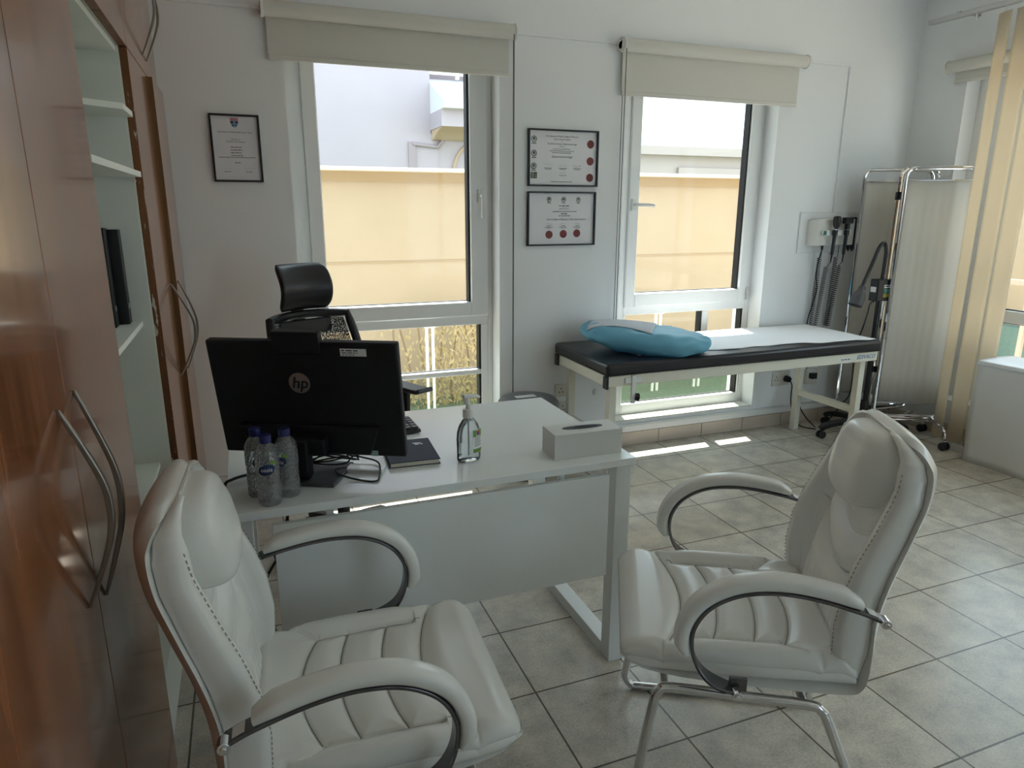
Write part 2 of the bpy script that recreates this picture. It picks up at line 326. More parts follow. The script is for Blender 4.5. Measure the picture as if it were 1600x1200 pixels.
# ------------------------------------------------------------------ windows in the back wall
def window(name, x0, x1, gl, gr, handle_x, handle_dir, mull):
    root = struct(bpy.data.objects.new(name, None)); C.objects.link(root); root.location = (x0, W+.12, ZS); WM[root.name] = Matrix.Translation(root.location)
    fy0, fy1 = W+.12, W+.172; gy = W+.16
    b = MB(); b.box(x0, gl-.07, fy0, fy1, ZS, ZH); b.box(gr+.135 if gr+.135 < x1-.01 else x1-.03, x1, fy0, fy1, ZS, ZH)
    xl, xr = gl-.07, (gr+.135 if gr+.135 < x1-.01 else x1-.03)
    b.box(xl, xr, fy0, fy1, 2.31, ZH); b.box(xl, xr, fy0, fy1, .832, .885)
    lgl, lgr = gl-.055, gr+.06                                          # fixed lights under the sash
    b.box(xl, lgl, fy0, fy1, ZS, .832); b.box(lgr, xr, fy0, fy1, ZS, .832); b.box(lgl, lgr, fy0, fy1, ZS, .236); b.box(lgl, lgr, fy0+.005, fy1, .53, .56)
    if mull: b.box(mull[0], mull[1], fy0+.004, fy1, .56, .832)
    b.build('window_frame', M['upvc'], root, bevel=.004)
    s = MB(); y0, y1 = W+.105, W+.172
    s.box(xl, gl, y0, y1, .885, 2.31); s.box(gr, xr, y0, y1, .885, 2.31); s.box(gl, gr, y0, y1, .885, .968); s.box(gl, gr, y0, y1, 2.24, 2.31)
    sash = s.build('sash', M['upvc'], root, bevel=.006)
    g = MB(); k = .006
    for a0, a1, c0, c1, yy in ((gl, gr, .968, 2.24, gy-.004), (lgl, lgr, .56, .832, gy-.004), (lgl, lgr, .236, .53, gy-.004)):
        g.box(a0, a0+k, yy, yy+.02, c0, c1); g.box(a1-2*k, a1, yy-.03, yy+.02, c0, c1); g.box(a0+k, a1-2*k, yy, yy+.02, c0, c0+k*.7); g.box(a0+k, a1-2*k, yy, yy+.02, c1-k*.7, c1)
    if mull: g.box(mull[0]-2*k, mull[0], gy-.034, gy+.016, .56, .832)
    g.build('gasket', M['gasket'], root, smooth=False)
    MB().box(gl, gr, gy+.004, gy+.010, .968, 2.24).build('pane', M['pane'], root, smooth=False)
    MB().box(lgl, lgr, gy+.004, gy+.010, .56, .832).build('pane', M['pane'], root, smooth=False)
    MB().box(lgl, lgr, gy+.004, gy+.010, .236, .53).build('pane', M['low_pane'], root, smooth=False)
    hz = 1.56 if handle_dir == 'down' else 1.515
    h = MB(); h.box(handle_x-.016, handle_x+.016, y0-.012, y0, hz-.035, hz+.035)
    h.cyl((handle_x, y0-.012, hz), (handle_x, y0-.05, hz), .009, 10)
    if handle_dir == 'down': h.tube(crv([(handle_x, y0-.045, hz+.012), (handle_x, y0-.052, hz-.03), (handle_x, y0-.05, hz-.075), (handle_x, y0-.047, hz-.118)], 4), .011, 8, ry=.008)
    else: h.tube(crv([(handle_x-.012, y0-.045, hz), (handle_x+.03, y0-.052, hz), (handle_x+.075, y0-.052, hz), (handle_x+.118, y0-.048, hz-.004)], 4), .011, 8, ry=.009)
    h.build('window_handle', M['pump'], sash, bevel=.002)
    hg = MB(); hx = xl+.012 if handle_dir == 'down' else xr-.012
    hg.cyl((hx, y0-.008, .90), (hx, y0-.008, .98), .007, 8); hg.cyl((hx, y0-.008, 2.22), (hx, y0-.008, 2.28), .007, 8); hg.build('hinge', M['alu'], sash)
    return root
window('window_1', *W1, .41, 1.216, 1.272, 'down', None)
window('window_2', *W2, 2.30, 3.11, 2.262, 'right', (2.838, 2.89))

# right-hand window (long, behind the drawn-back vertical blind)
root = struct(bpy.data.objects.new('window_3', None)); C.objects.link(root); root.location = (RX+.12, RY1, RZ0); WM[root.name] = Matrix.Translation(root.location)
b = MB(); X0, X1 = RX+.12, RX+.185
b.box(X0, X1, RY1-.33, RY1, RZ0, ZH); b.box(X0, X1, RY0, RY0+.07, RZ0, ZH); b.box(X0, X1, RY0+.07, RY1-.33, RZ0, RZ0+.3); b.box(X0, X1, RY0+.07, RY1-.33, 2.29, ZH); b.box(X0, X1, RY0+.07, RY1-.33, .80, .875)
for yy in (.1, 1.1, 2.1): b.box(X0, X1, yy, yy+.08, RZ0+.3, 2.29)
b.build('window_frame', M['upvc'], root, bevel=.005)
g = MB(); g.box(X0-.004, X0+.02, RY1-.336, RY1-.33, .875, 2.29); g.box(X0+.02, X0+.04, RY0+.07, RY1-.33, .875, .882); g.box(X0+.02, X0+.04, RY0+.07, RY1-.33, .793, .80); g.box(X0-.006, X0+.0, RY1-.125, RY1-.118, RZ0, ZH)
g.build('gasket', M['gasket'], root, smooth=False)
MB().box(X0+.03, X0+.036, RY0+.07, RY1-.33, RZ0+.3, 2.29).build('pane', M['pane'], root, smooth=False)
# unseen window added behind the camera to fill the dim room with light
root = struct(bpy.data.objects.new('fill_window', None)); C.objects.link(root); root.location = (2.3, FY-.1, .4); WM[root.name] = Matrix.Translation(root.location)
b = MB(); b.box(2.3, 2.37, FY-.14, FY-.08, .4, 2.6); b.box(3.33, 3.4, FY-.14, FY-.08, .4, 2.6); b.box(2.37, 3.33, FY-.14, FY-.08, .4, .47); b.box(2.37, 3.33, FY-.14, FY-.08, 2.53, 2.6)
for xx in (2.83, ): b.box(xx, xx+.06, FY-.14, FY-.08, .47, 2.53)
b.build('window_frame', M['upvc'], root, bevel=.004); MB().box(2.37, 3.33, FY-.115, FY-.109, .47, 2.53).build('pane', M['pane'], root, smooth=False)

# ------------------------------------------------------------------ roller blinds
def roller(label, x0, x1, zt, zb, chain_x, y=W-.055):
    t = thing('roller_blind', label, 'window blind', ((x0+x1)/2, y, zb), 0, 'white roller blinds over the windows')
    MB().cyl((x0+.012, y, zt-.035), (x1-.012, y, zt-.035), .036, 24).build('roll', M['blind'], t)
    f = MB(); n = 8
    f.box(x0+.022, x1-.03, y+.026, y+.029, zb+.02, zt-.03); f.build('fabric', M['blind'], t, smooth=False)
    MB().box(x0+.022, x1-.03, y+.021, y+.033, zb, zb+.024).build('bottom_bar', M['blind'], t, bevel=.003)
    for xx in (x0, x1-.012):
        k = MB(); k.cyl((xx, y, zt-.035), (xx+.012, y, zt-.035), .041, 20); k.box(xx, xx+.012, y, W, zt-.055, zt-.015); k.build('bracket', M['blindcap'], t, bevel=.002)
    if chain_x:
        c = MB()
        for dx in (0, .022): c.tube([(chain_x+dx, y+.0+(.036 if dx else -.03), z_) for z_ in (zt-.05, 1.4, .42)], .0026, 6)
        c.tube(crv([(chain_x, y-.03, .42), (chain_x+.011, y, .395), (chain_x+.022, y+.036, .42)], 5), .0026, 6)
        c.build('bead_chain', M['chain'], t)
    return t
roller('white roller blind pulled up over the left window, above the black office chair', .172, 1.421, 2.412, 2.165, 1.40)
roller('white roller blind pulled up over the middle window, above the examination couch', 2.05, 3.35, 2.405, 2.112, 2.062)
# blind on the right wall
t = thing('roller_blind', 'short white roller blind on the right wall behind the vertical slats', 'window blind', (RX-.055, 2.9, 2.27), 0, 'white roller blinds over the windows')
y0, y1, X = -2.3, 3.42, RX-.055
MB().cyl((X, y0, 2.365), (X, y1-.012, 2.365), .036, 24).build('roll', M['blind'], t)
MB().box(X+.026, X+.029, y0, y1-.045, 2.285, 2.37).build('fabric', M['blind'], t, smooth=False)
MB().box(X+.021, X+.033, y0, y1-.045, 2.265, 2.29).build('bottom_bar', M['blind'], t, bevel=.003)
k = MB(); k.cyl((X, y1-.012, 2.365), (X, y1, 2.365), .041, 20); k.box(X, RX, y1-.012, y1, 2.345, 2.385); k.build('bracket', M['blindcap'], t, bevel=.002)

# vertical slat blind, drawn to the far end of its rail
t = thing('vertical_blind', 'cream vertical slat blind drawn aside on a grey rail at right', 'window blind', (4.17, 3.0, .04))
b = MB(); b.box(4.155, 4.19, -2.3, 3.49, 2.615, 2.643); b.build('rail', M['alu'], t, bevel=.003)
for yy in (3.3, 2.2): MB().box(4.165, RX, yy-.012, yy+.012, 2.643, 2.652).build('rail_bracket', M['alu'], t)
for yy in (3.18, ): MB().cyl((4.172, yy, 2.615), (4.172, yy, 2.575), .006, 8).build('slat_carrier', M['blindcap'], t)
def slat(yc, a, zb, w=.105):
    s = MB(); c, sn = math.cos(a), math.sin(a)
    def fn(u, v):
        o = (u-.5)*w; bow = .007*(1-(2*u-1)**2)
        return Vector((4.172+sn*o-c*bow, yc+c*o+sn*bow, zb+(2.585-zb)*v))
    s.grid(fn, 6, 10); o = s.build('slat', M['slat'], t); sd = o.modifiers.new('solid', 'SOLIDIFY'); sd.thickness = .0015
    k = MB(); k.cyl((4.172, yc, 2.58), (4.172, yc, 2.616), .004, 8); k.build('slat_carrier', M['blindcap'], t)
slat(3.005, R(18), .04, .10); slat(2.885, R(-6), .04, .10); slat(2.765, R(-10), .04, .10); 

# cable trunking along the wall
b = MB(); b.poly([(-.25, W, 2.378), (3.745, W, 2.378), (3.745, W, 1.475), (3.757, W, 1.475), (3.757, W, 2.392), (-.25, W, 2.392)], (0, -.012, 0))
tag(b.build('cable_trunking', M['wall'], bevel=.002), 'thin white cable trunking on the wall level with the blind tops', 'cable trunking')
b = MB(); b.box(-.24, 3.98, W-.018, W, .136, .143); b.box(-.24, 3.98, W-.016, W, .092, .134)
tag(b.build('wall_trunking', M['upvc'], bevel=.003), 'white cable trunking along the wall just above the skirting tiles', 'cable trunking')

# ------------------------------------------------------------------ fitted wardrobes on the left
XF = -.29; TH = .024
def bow_handle(parent, y, z0, z1, x, out=.056, w=.011):
    pts = [(x+.001, y, z1), (x+out*.45, y, z1-(z1-z0)*.16), (x+out*.9, y, z1-(z1-z0)*.36), (x+out, y, (z0+z1)/2), (x+out*.9, y, z0+(z1-z0)*.36), (x+out*.45, y, z0+(z1-z0)*.16), (x+.001, y, z0)]
    b = MB(); b.band(crv(pts, 6), lambda s: w*(.35+.65*math.sin(PI*min(1, max(0, s)))**.5)*1.0+.002, lambda s: .006+.004*math.sin(PI*s), (0, 1, 0)); return b.build('door_handle', M['handle'], parent, bevel=.0015)
def door(parent, y0, y1, z0, z1, x=XF, edge=M['edge'], chips=False):
    d = MB().box(x-TH+.002, x, y0, y1, z0, z1); d_o = d.build('door', M['cherry'], parent, bevel=.0008)
    e = MB(); e.box(x-TH+.0005, x-.0008, y0-.0015, y0+.0006, z0+.001, z1-.001); e.box(x-TH+.0005, x-.0008, y0+.001, y1-.001, z0-.0015, z0+.0006)
    eo = e.build('edge_band', M['chipped'] if chips else edge, d_o, smooth=False)
    return d_o
t = thing('wardrobe', 'cherry wood wardrobe with two tall closed doors nearest the camera', 'wardrobe', (-.6, 1.27, 0), 0, 'cherry fitted wardrobes')
b = MB(); b.box(LX+.003, XF-TH-.002, .738, .756, .06, 2.0); b.box(LX+.003, XF-TH-.002, 1.782, 1.80, .06, 2.0); b.box(LX+.003, XF-TH-.002, .756, 1.782, .06, .078); b.box(LX+.003, XF-TH-.002, .756, 1.782, 1.982, 2.0); b.box(LX+.003, XF-.06, .738, 1.80, 0, .06)
b.build('carcass', M['white_mel'], t, bevel=.001)
dA = door(t, .742, 1.2685, .012, 2.0); dB = door(t, 1.2725, 1.798, .012, 2.0)
bow_handle(dA, 1.203, .850, 1.194, XF, .052); bow_handle(dB, 1.322, .806, 1.196, XF, .048)
t = thing('wardrobe', 'cherry wood wardrobe with a chipped door edge, between the open shelves and window wall', 'wardrobe', (-.6, 3.18, 0), 0, 'cherry fitted wardrobes')
b = MB(); b.box(LX+.003, XF-TH-.002, 2.70, 2.718, .06, 2.0); b.box(LX+.003, XF-TH-.002, 3.655, 3.673, .06, 2.0); b.box(LX+.003, XF-TH-.002, 2.718, 3.655, .06, .078); b.box(LX+.003, XF-TH-.002, 2.718, 3.655, 1.982, 2.0); b.box(LX+.003, XF-.06, 2.70, 3.673, 0, .06)
b.build('carcass', M['white_mel'], t, bevel=.001)
dC = door(t, 2.70, 3.232, .012, 1.995, chips=True); dD = door(t, 3.24, 3.668, .012, 1.995, x=XF+.019, edge=M['edge2'])
bow_handle(dC, 3.17, .80, 1.19, XF, .075); bow_handle(dD, 3.30, .80, 1.19, XF+.019, .058)
# open shelves between them
t = thing('shelf_unit', 'open white shelf unit between the two cherry wardrobes', 'shelves', (-.6, 2.25, 0))
b = MB(); b.box(LX, XF-.02, 1.803, 1.82, .20, 1.995); b.box(LX, XF-TH, 2.68, 2.697, .20, 1.995); b.build('side_panel', M['white_mel'], t, bevel=.001)
MB().box(LX, LX+.012, 1.82, 2.68, .20, 1.995).build('back_panel', M['white_mel'], t, smooth=False)
MB().box(LX+.012, XF-.02, 1.803, 2.697, .0, .20).build('plinth', M['white_mel'], t, bevel=.001)
MB().box(LX+.012, XF-.03, 1.82, 2.68, 1.977, 1.995).build('top_panel', M['white_mel'], t, bevel=.001)
sh = MB(); sh.poly([(LX+.014, 2.679, 1.782), (LX+.014, 2.15, 1.782), (-.60, 2.23, 1.782), (-.295, 2.475, 1.782), (-.295, 2.679, 1.782)], (0, 0, .018)); sh.build('shelf', M['white_mel'], t, bevel=.001)
MB().box(LX+.014, -.292, 1.821, 2.679, 1.594, 1.612).build('shelf', M['white_mel'], t, bevel=.001)
MB().box(LX+.014, -.345, 1.821, 2.679, 1.095, 1.113).build('shelf', M['white_mel'], t, bevel=.001)
MB().box(LX+.014, -.35, 1.821, 2.679, .572, .590).build('shelf', M['white_mel'], t, bevel=.001)
for x_, z_ in ((-.315, 1.594), (-.37, 1.095)): MB().cyl((x_, 2.679, z_-.012), (x_, 2.662, z_-.012), .006, 10).build('shelf_pin', M['pump'], t)
def binder(label, y0, y1, x0, x1, z0, z1):
    t = thing('lever_file', label, 'file binder', ((x0+x1)/2, (y0+y1)/2, z0), 0, 'black files on the open shelf')
    b = MB(); b.box(x0, x1-.004, y0, y0+.003, z0, z1); b.box(x0, x1-.004, y1-.003, y1, z0, z1); b.build('cover', M['blk'], t, bevel=.001)
    MB().box(x1-.004, x1, y0, y1, z0, z1).build('spine', M['blk'], t, bevel=.0015)
    MB().box(x0+.01, x1-.008, y0+.005, y1-.005, z0+.004, z1-.006).build('page_block', M['pages'], t, smooth=False)
    b = MB(); b.cyl((x1, (y0+y1)/2, z0+.06), (x1+.002, (y0+y1)/2, z0+.06), .010, 14); b.build('finger_ring', M['alu'], t)
binder('black file on the open shelf, the one nearer the camera and set further back', 2.545, 2.60, -.70, -.405, 1.113, 1.432)
binder('black file on the open shelf standing against the side panel', 2.612, 2.664, -.68, -.375, 1.113, 1.425)
tag(MB().box(-.62, -.385, 2.16, 2.36, .590, .625).build('folder', M['blk'], bevel=.002), 'black folder lying on the lowest open shelf behind the left white chair', 'folder')
# overhead cupboards
for y0, y1, lab in ((1.803, 2.695, 'overhead cherry cupboard above the open white shelves'), (2.70, 3.673, 'overhead cherry cupboard with two bow handles beside the window wall')):
    t = thing('wall_cabinet', lab, 'cupboard', (-.6, (y0+y1)/2, 2.0), 0, 'overhead cherry cupboards')
    b = MB(); b.box(LX+.003, XF-TH-.002, y0, y0+.018, 2.0, 2.78); b.box(LX+.003, XF-TH-.002, y1-.018, y1, 2.0, 2.78); b.box(LX+.003, XF-TH-.002, y0+.018, y1-.018, 2.0, 2.018); b.box(LX+.003, XF-TH-.002, y0+.018, y1-.018, 2.762, 2.78); b.build('carcass', M['white_mel'], t, bevel=.001)
    ym = (y0+y1)/2 if y0 < 2 else 3.236
    a_ = door(t, y0, ym-.002, 2.0, 2.78); b_ = door(t, ym+.002, y1-.004, 2.0, 2.78)
    if y0 > 2: bow_handle(a_, 3.17, 2.06, 2.42, XF, .06); bow_handle(b_, 3.30, 2.06, 2.42, XF, .06)
    else: bow_handle(a_, ym-.07, 2.06, 2.42, XF, .06); bow_handle(b_, ym+.07, 2.06, 2.42, XF, .06)
# ------------------------------------------------------------------ desk
DZ = .738
t = thing('desk', 'white office desk with a steel loop frame and hanging front panel', 'desk', (.5, 2.13, 0))
MB().box(-.098, 1.102, 1.757, 2.51, DZ-.024, DZ).build('desk_top', M['desk'], t, bevel=.0015)
for x0 in (1.04, -.092):
    b = MB(); x1 = x0+.055
    b.box(x0, x1, 1.772, 1.827, 0, DZ-.026); b.box(x0, x1, 2.44, 2.495, 0, DZ-.026); b.box(x0, x1, 1.827, 2.44, 0, .045); b.box(x0, x1, 1.827, 2.44, DZ-.066, DZ-.026)
    b.build('leg_frame', M['desk_leg'], t, bevel=.002)
b = MB(); b.box(-.037, 1.04, 1.96, 2.0, DZ-.066, DZ-.026); b.box(-.037, 1.04, 2.3, 2.34, DZ-.066, DZ-.026); b.build('support_rail', M['desk_leg'], t, bevel=.002)
MB().box(.012, 1.017, 1.772, 1.790, .335, .686).build('modesty_panel', M['desk'], t, bevel=.001)
for xx in (.162, .86): MB().box(xx-.009, xx+.009, 1.79, 1.81, .62, DZ-.024).build('panel_bracket', M['desk_leg'], t, bevel=.001)
b = MB(); b.cyl((.71, 1.9, DZ-.024), (.71, 1.9, DZ-.075), .006, 8); b.box(.66, .71, 1.893, 1.907, DZ-.045, DZ-.024); b.build('cable_hook', M['alu'], t)

# ------------------------------------------------------------------ white leather visitor chairs
def chair_seams(x, y):
    ay = abs(y); ds = []
    if -.09 < x < .155: ds.append(abs(ay-(.178+.02*(x))))
    if ay < .185:
        ds.append(abs(x-(-.125+1.25*y*y))); ds.append(abs(x-(-.042+.9*y*y))); ds.append(abs(x-(.052+.9*y*y)))
    ds.append(abs(x-(.142+1.05*y*y)))
    if x < -.07 and ay > .17: ds.append(abs((ay-.178)*.75+(x+.085)*.66))
    return min(ds) if ds else 1
def contour_body(mb, stations, ntop, front):      # stations: (param, halfwidth, edge_round); front(param,u)->(top point, base point) builds closed rings
    rg = []
    for st in stations:
        rg.append(front(st))
    mb.rings(rg)
def make_visitor_chair(label):
    t = thing('visitor_chair', label, 'chair', (0, 0, 0), 0, 'white leather visitor chairs')
    # upholstered outer shell, one L-shaped slab running from the back's top down round the corner and under the seat
    prof = [(-.296, .998, .105), (-.318, 1.004, .135), (-.338, .993, .168), (-.352, .968, .194), (-.355, .94, .212), (-.345, .88, .228), (-.318, .80, .241), (-.286, .70, .249), (-.270, .612, .250), (-.271, .514, .250), (-.268, .455, .250), (-.255, .422, .250), (-.225, .405, .250), (-.15, .402, .250), (0, .404, .250), (.15, .412, .250), (.25, .425, .247), (.285, .440, .240)]
    c3 = crv([Vector(p) for p in prof], 5); mb = MB(); rg = []
    for i, p in enumerate(c3):
        q0, q1 = c3[max(i-1, 0)], c3[min(i+1, len(c3)-1)]; tx, tz = q1.x-q0.x, q1.z if False else q1.y-q0.y
        # coordinates in c3: x = fwd, y = height, z = half width
        l = math.hypot(tx, tz) or 1; nx, nz = -tz/l, tx/l
        if i < len(c3)*.6: pass
        th = .034; ring = []; hw = p.z; N = 14
        bulge = .036*ss((p.y-.45)/.2)*min(1, hw/.235)**3
        for k in range(N+1):
            u = -1+2*k/N; e = (1-abs(u)**6)**.5 if abs(u) < 1 else 0
            ring.append(Vector((p.x-bulge*(1-u*u)+nx*(-th*.5)*(e-1)*1.0, u*hw, p.y+nz*(-th*.5)*(e-1))))
        for k in range(N+1):
            u = 1-2*k/N; e = (1-abs(u)**6)**.5 if abs(u) < 1 else 0
            ring.append(Vector((p.x-bulge*(1-u*u)+nx*th*(.5+.5*e), u*(hw-.001), p.y+nz*th*(.5+.5*e))))
        rg.append(ring)
    mb.rings(rg); mb.build('shell', M['leather'], t, angle=60)
    # seat cushion
    mb = MB(); NX, NT = 200, 130; rg = []
    for i in range(NX+1):
        s = i/NX; x = -.232+(.302+.232)*s
        if x > .25: k = (x-.25)/.052; rr = math.sqrt(max(0, 1-k*k))
        else: rr = 1
        back = ss((x+.245)/.05)
        hw = .240+.006*ss((x+.2)/.2)-.028*(1-math.sqrt(max(0, 1-max(0, (x-.20)/.105)**2)))
        zb = .436+.030*(1-rr); zt0 = .497+.004*math.sin(PI*s)
        ring = [Vector((x, -hw+.012, zb))]
        def ztop(y):
            d = chair_seams(x, y)
            z = zt0+.012*ss((abs(y)-.17)/.05)*(1-ss((x-.1)/.08))+.010*ss((x-.14)/.06)
            z -= .007*math.exp(-(d/.0040)**2)+.009*math.exp(-(d/.021)**2)
            return zb+(z-zb)*(.25+.75*rr)*(.6+.4*back)
        rd = .030; ze = ztop(hw-.005)
        ring.append(Vector((x, -hw+.001, zb+.008)))
        ring.append(Vector((x, -hw-.003, (zb+ze)/2-.010))); ring.append(Vector((x, -hw+.0015, (zb+ze)/2-.004))); ring.append(Vector((x, -hw-.003, (zb+ze)/2+.002)))
        for k in range(5): a = (k+.5)/5*PI/2; ring.append(Vector((x, -hw-.002+rd*(1-math.cos(a)), ztop(hw)-(rd*.8)*(1-math.sin(a)))))
        top = []
        for k in range(NT+1): y = -hw+rd+(2*hw-2*rd)*k/NT; top.append(Vector((x, y, ztop(y))))
        ring += top
        mir = [Vector((p.x, -p.y, p.z)) for p in ring[:10]][::-1]
        rg.append(ring+mir)
    flat = [p for r in rg for p in r if p.z > .47]
    kd = KDTree(len(flat))
    for k, p in enumerate(flat): kd.insert((p.x, p.y, 0), k)
    kd.balance(); seat_z = lambda x, y: max(flat[k].z for (_, k, _) in kd.find_n((x, y, 0), 3))
    mb.rings(rg); seat = mb.build('seat', M['leather'], t, angle=70)
    def seam(pts): 
        b = MB(); b.tube([(x, y, seat_z(x, y)+.0004) for x, y in pts], .0011, 5); b.build('seam', M['thread'], seat)
    for a, c, lim in ((-.125, 1.25, .172), (-.042, .9, .176), (.052, .9, .178), (.142, 1.05, .20)): seam([(a+c*y*y, y) for y in [lim*(-1+k/20) for k in range(41)]])
    for sg in (-1, 1): seam([(x, sg*(.178+.02*x)) for x in [-.085+.25*k/24 for k in range(25)]])
    # back cushion
    def lerp_tab(P, z):
        for (a, xa), (b_, xb) in zip(P, P[1:]):
            if z <= b_: return xa+(xb-xa)*max(0, (z-a)/(b_-a))
        return P[-1][1]
    def xr(z): return lerp_tab([(.43, -.222), (.52, -.237), (.61, -.236), (.70, -.252), (.80, -.284), (.88, -.311), (.93, -.320), (.965, -.316), (1.0, -.290)], z)      # front of the shell at its sides
    def xb_(z): return lerp_tab([(.43, -.185), (.50, -.172), (.58, -.168), (.66, -.178), (.74, -.203), (.82, -.236), (.90, -.268), (.96, -.283), (1.0, -.284), (1.03, -.28)], z)
    def xc(z): return lerp_tab([(.43, -.195), (.52, -.210), (.60, -.220), (.70, -.247), (.80, -.280), (.90, -.309), (.96, -.316), (1.03, -.295)], z)
    def hwz(z):
        P = [(.43, .235), (.55, .242), (.70, .242), (.80, .235), (.88, .222), (.93, .207), (.96, .190), (.983, .158), (.998, .115), (1.004, .09)]
        for (a, xa), (b_, xb) in zip(P, P[1:]):
            if z <= b_: return xa+(xb-xa)*max(0, (z-a)/(b_-a))
        return P[-1][1]
    mb = MB(); NZ = 230; rg = []
    for i in range(NZ+1):
        s = i/NZ; z = .452+(1.0-.452)*s; hw = hwz(z)-.004
        topf = math.sqrt(max(0, 1-max(0, (z-.912)/.091)**2)); botf = .35+.65*ss((z-.45)/.06)
        bs = .186*min(1, hw/.238)                     # where the side bolster begins
        def xf(y):
            ay = abs(y); k = ss((ay-bs+.024)/.040)
            x = xc(z)+(xb_(z)-xc(z))*k-.004*ss((.1-ay)/.1)
            ds = [abs(ay-bs)]; wide = .011 if ay >= bs else .017
            if ay < bs:
                q = (ay/bs)**2.0
                for zb_, rise in ((.725, .10), (.615, .125)): ds.append(abs(z-(zb_+rise*q))*.95)
            else:
                ds.append(abs(ay-(bs+.034))+max(0, z-.88)*.6)
            d = min(ds); x -= .008*math.exp(-(d/.0042)**2)+wide*math.exp(-(d/.027)**2)
            if z < .60 and ay < bs: x += .0016*math.sin(y*210)*ss((.60-z)/.1)
            return xr(z)+(x-xr(z))*(.25+.75*topf)*botf
        ring = []; rd = .028; N = 100; xs = xr(z)-.014
        e = xf(hw)
        ring.append(Vector((xs, -hw+.006, z))); ring.append(Vector((xs+.004, -hw, z))); ring.append(Vector((xs+(e-xs)*.45, -hw-.002, z)))
        for k in range(5): a = (k+.5)/5*PI/2; ring.append(Vector((xf(hw)-(rd*.85)*(1-math.sin(a))*min(1, (e-xs)/.05), -hw-.001+rd*(1-math.cos(a)), z)))
        for k in range(N+1): y = -hw+rd+(2*hw-2*rd)*k/N; ring.append(Vector((xf(y), y, z)))
        ring += [Vector((p.x, -p.y, p.z)) for p in ring[:8]][::-1]
        rg.append(ring)
    flat2 = [p for r in rg for p in r[8:-8]]; kd2 = KDTree(len(flat2))
    for k, p in enumerate(flat2): kd2.insert((0, p.y, p.z), k)
    kd2.balance(); useams = []
    for zb_, rise in ((.725, .10), (.615, .125)):
        ln = []
        for k in range(45):
            u = -.97+1.94*k/44; z = zb_+rise*u*u; bs_ = .186*min(1, (hwz(z)-.004)/.238); y = u*bs_; ln.append((max(flat2[i].x for (_, i, _) in kd2.find_n((0, y, z), 2))+.0004, y, z))
        useams.append(ln)
    mb.rings(rg); back = mb.build('backrest', M['leather'], t, angle=70)
    for ln in useams: MB().tube(ln, .0011, 5).build('seam', M['thread'], back)
    # stitched seams down the bolsters
    for sgn in (-1, 1):
        st = MB()
        for off in (.0,):
            for i in range(40):
                z = .50+.445*i/40; hw = hwz(z)-.004; bs = .186*min(1, hw/.238)+.034
                xx = xb_(z)-.0062
                st.cyl((xx, sgn*bs, z), (xb_(z+.006)-.0062, sgn*bs, z+.006), .0012, 5)
        st.build('stitching', M['thread'], back)
    # head pillow
    mb = MB(); rg = []; NZ = 30
    for i in range(NZ+1):
        a = -PI/2+PI*i/NZ; z = .898+.096*math.sin(a); c = max(.02, math.cos(a))**.5
        tb = xc(min(1.0, max(.5, z)))
        hw = .137*c*(1-.04*((z-.905)/.12) if z > .905 else 1-.10*((.905-z)/.12)); ring = []
        depth = .084*c
        for k in range(32):
            an = 2*PI*k/32; cy, sx_ = math.cos(an), math.sin(an)
            yy = hw*math.copysign(abs(cy)**.62, cy); fx = depth*math.copysign(abs(sx_)**.7, sx_)
            ring.append(Vector((tb+.004+max(-.03, fx)-.0*ss((z-.97)/.06), yy, z)))
        rg.append(ring)
    mb.rings(rg); mb.build('headrest', M['leather'], t, angle=60)
    # loop armrests
    for sgn in (-1, 1):
        Y = .305*sgn
        path = crv([(-.240, Y, .655), (-.19, Y*.985, .672), (-.10, Y*.965, .692), (-.02, Y*.955, .698), (.055, Y*.955, .686), (.115, Y*.955, .650), (.146, Y*.955, .597), (.147, Y*.955, .540), (.128, Y*.96, .492), (.095, Y*.97, .462), (.045, Y*.985, .447)], 7)
        s = MB(); s.band(path, lambda q: .036+.014*ss((q-.72)/.2)-.012*ss((q-.9)/.1), .008, (0, 1, 0)); s.box(.02, .06, Y-.012*sgn-.004, Y-.012*sgn+.004, .44, .475)
        arm = s.build('armrest', M['gunmetal'], t, bevel=.002)
        n0, n1 = 7, int(len(path)*.725); pp = path[n0:n1]
        pm = MB(); L = len(pp); rg = []
        for i, p in enumerate(pp):
            q = i/(L-1); tg = (pp[min(i+1, L-1)]-pp[max(i-1, 0)]).normalized(); nn = Vector((-tg.z, 0, tg.x)); e = min(1, .55+2.2*min(q, 1-q)*3.0)
            if nn.dot(p-Vector((-.02, p.y, .56))) < 0: nn = -nn
            ring = []
            for k in range(14):
                a = 2*PI*k/14; ca, sa = math.cos(a), math.sin(a)
                ring.append(p+nn*(.005+.0165*e+.0165*e*math.copysign(abs(sa)**.75, sa))+Vector((0, 1, 0))*(.027*e**.5*math.copysign(abs(ca)**.7, ca)))
            rg.append(ring)
        pm.rings(rg); pm.build('armrest_pad', M['leather'], arm, angle=60)
        for bx, bz in ((-.240, .655), (.045, .447)):
            k = MB(); k.cyl((bx, Y-.002*sgn, bz), (bx, Y+.022*sgn, bz), .011, 14); k.cyl((bx, Y+.022*sgn, bz), (bx, Y+.026*sgn, bz), .006, 6); k.build('bolt', M['chrome'], arm, bevel=.001)
        sp = [path[i]+Vector((0, 0, .0055)) for i in (2, 3, 4, 5)]
        k = MB(); k.band(sp, .026, .0008, (0, 1, 0)); k.build('sticker', M['chair_lab'], arm, smooth=False)
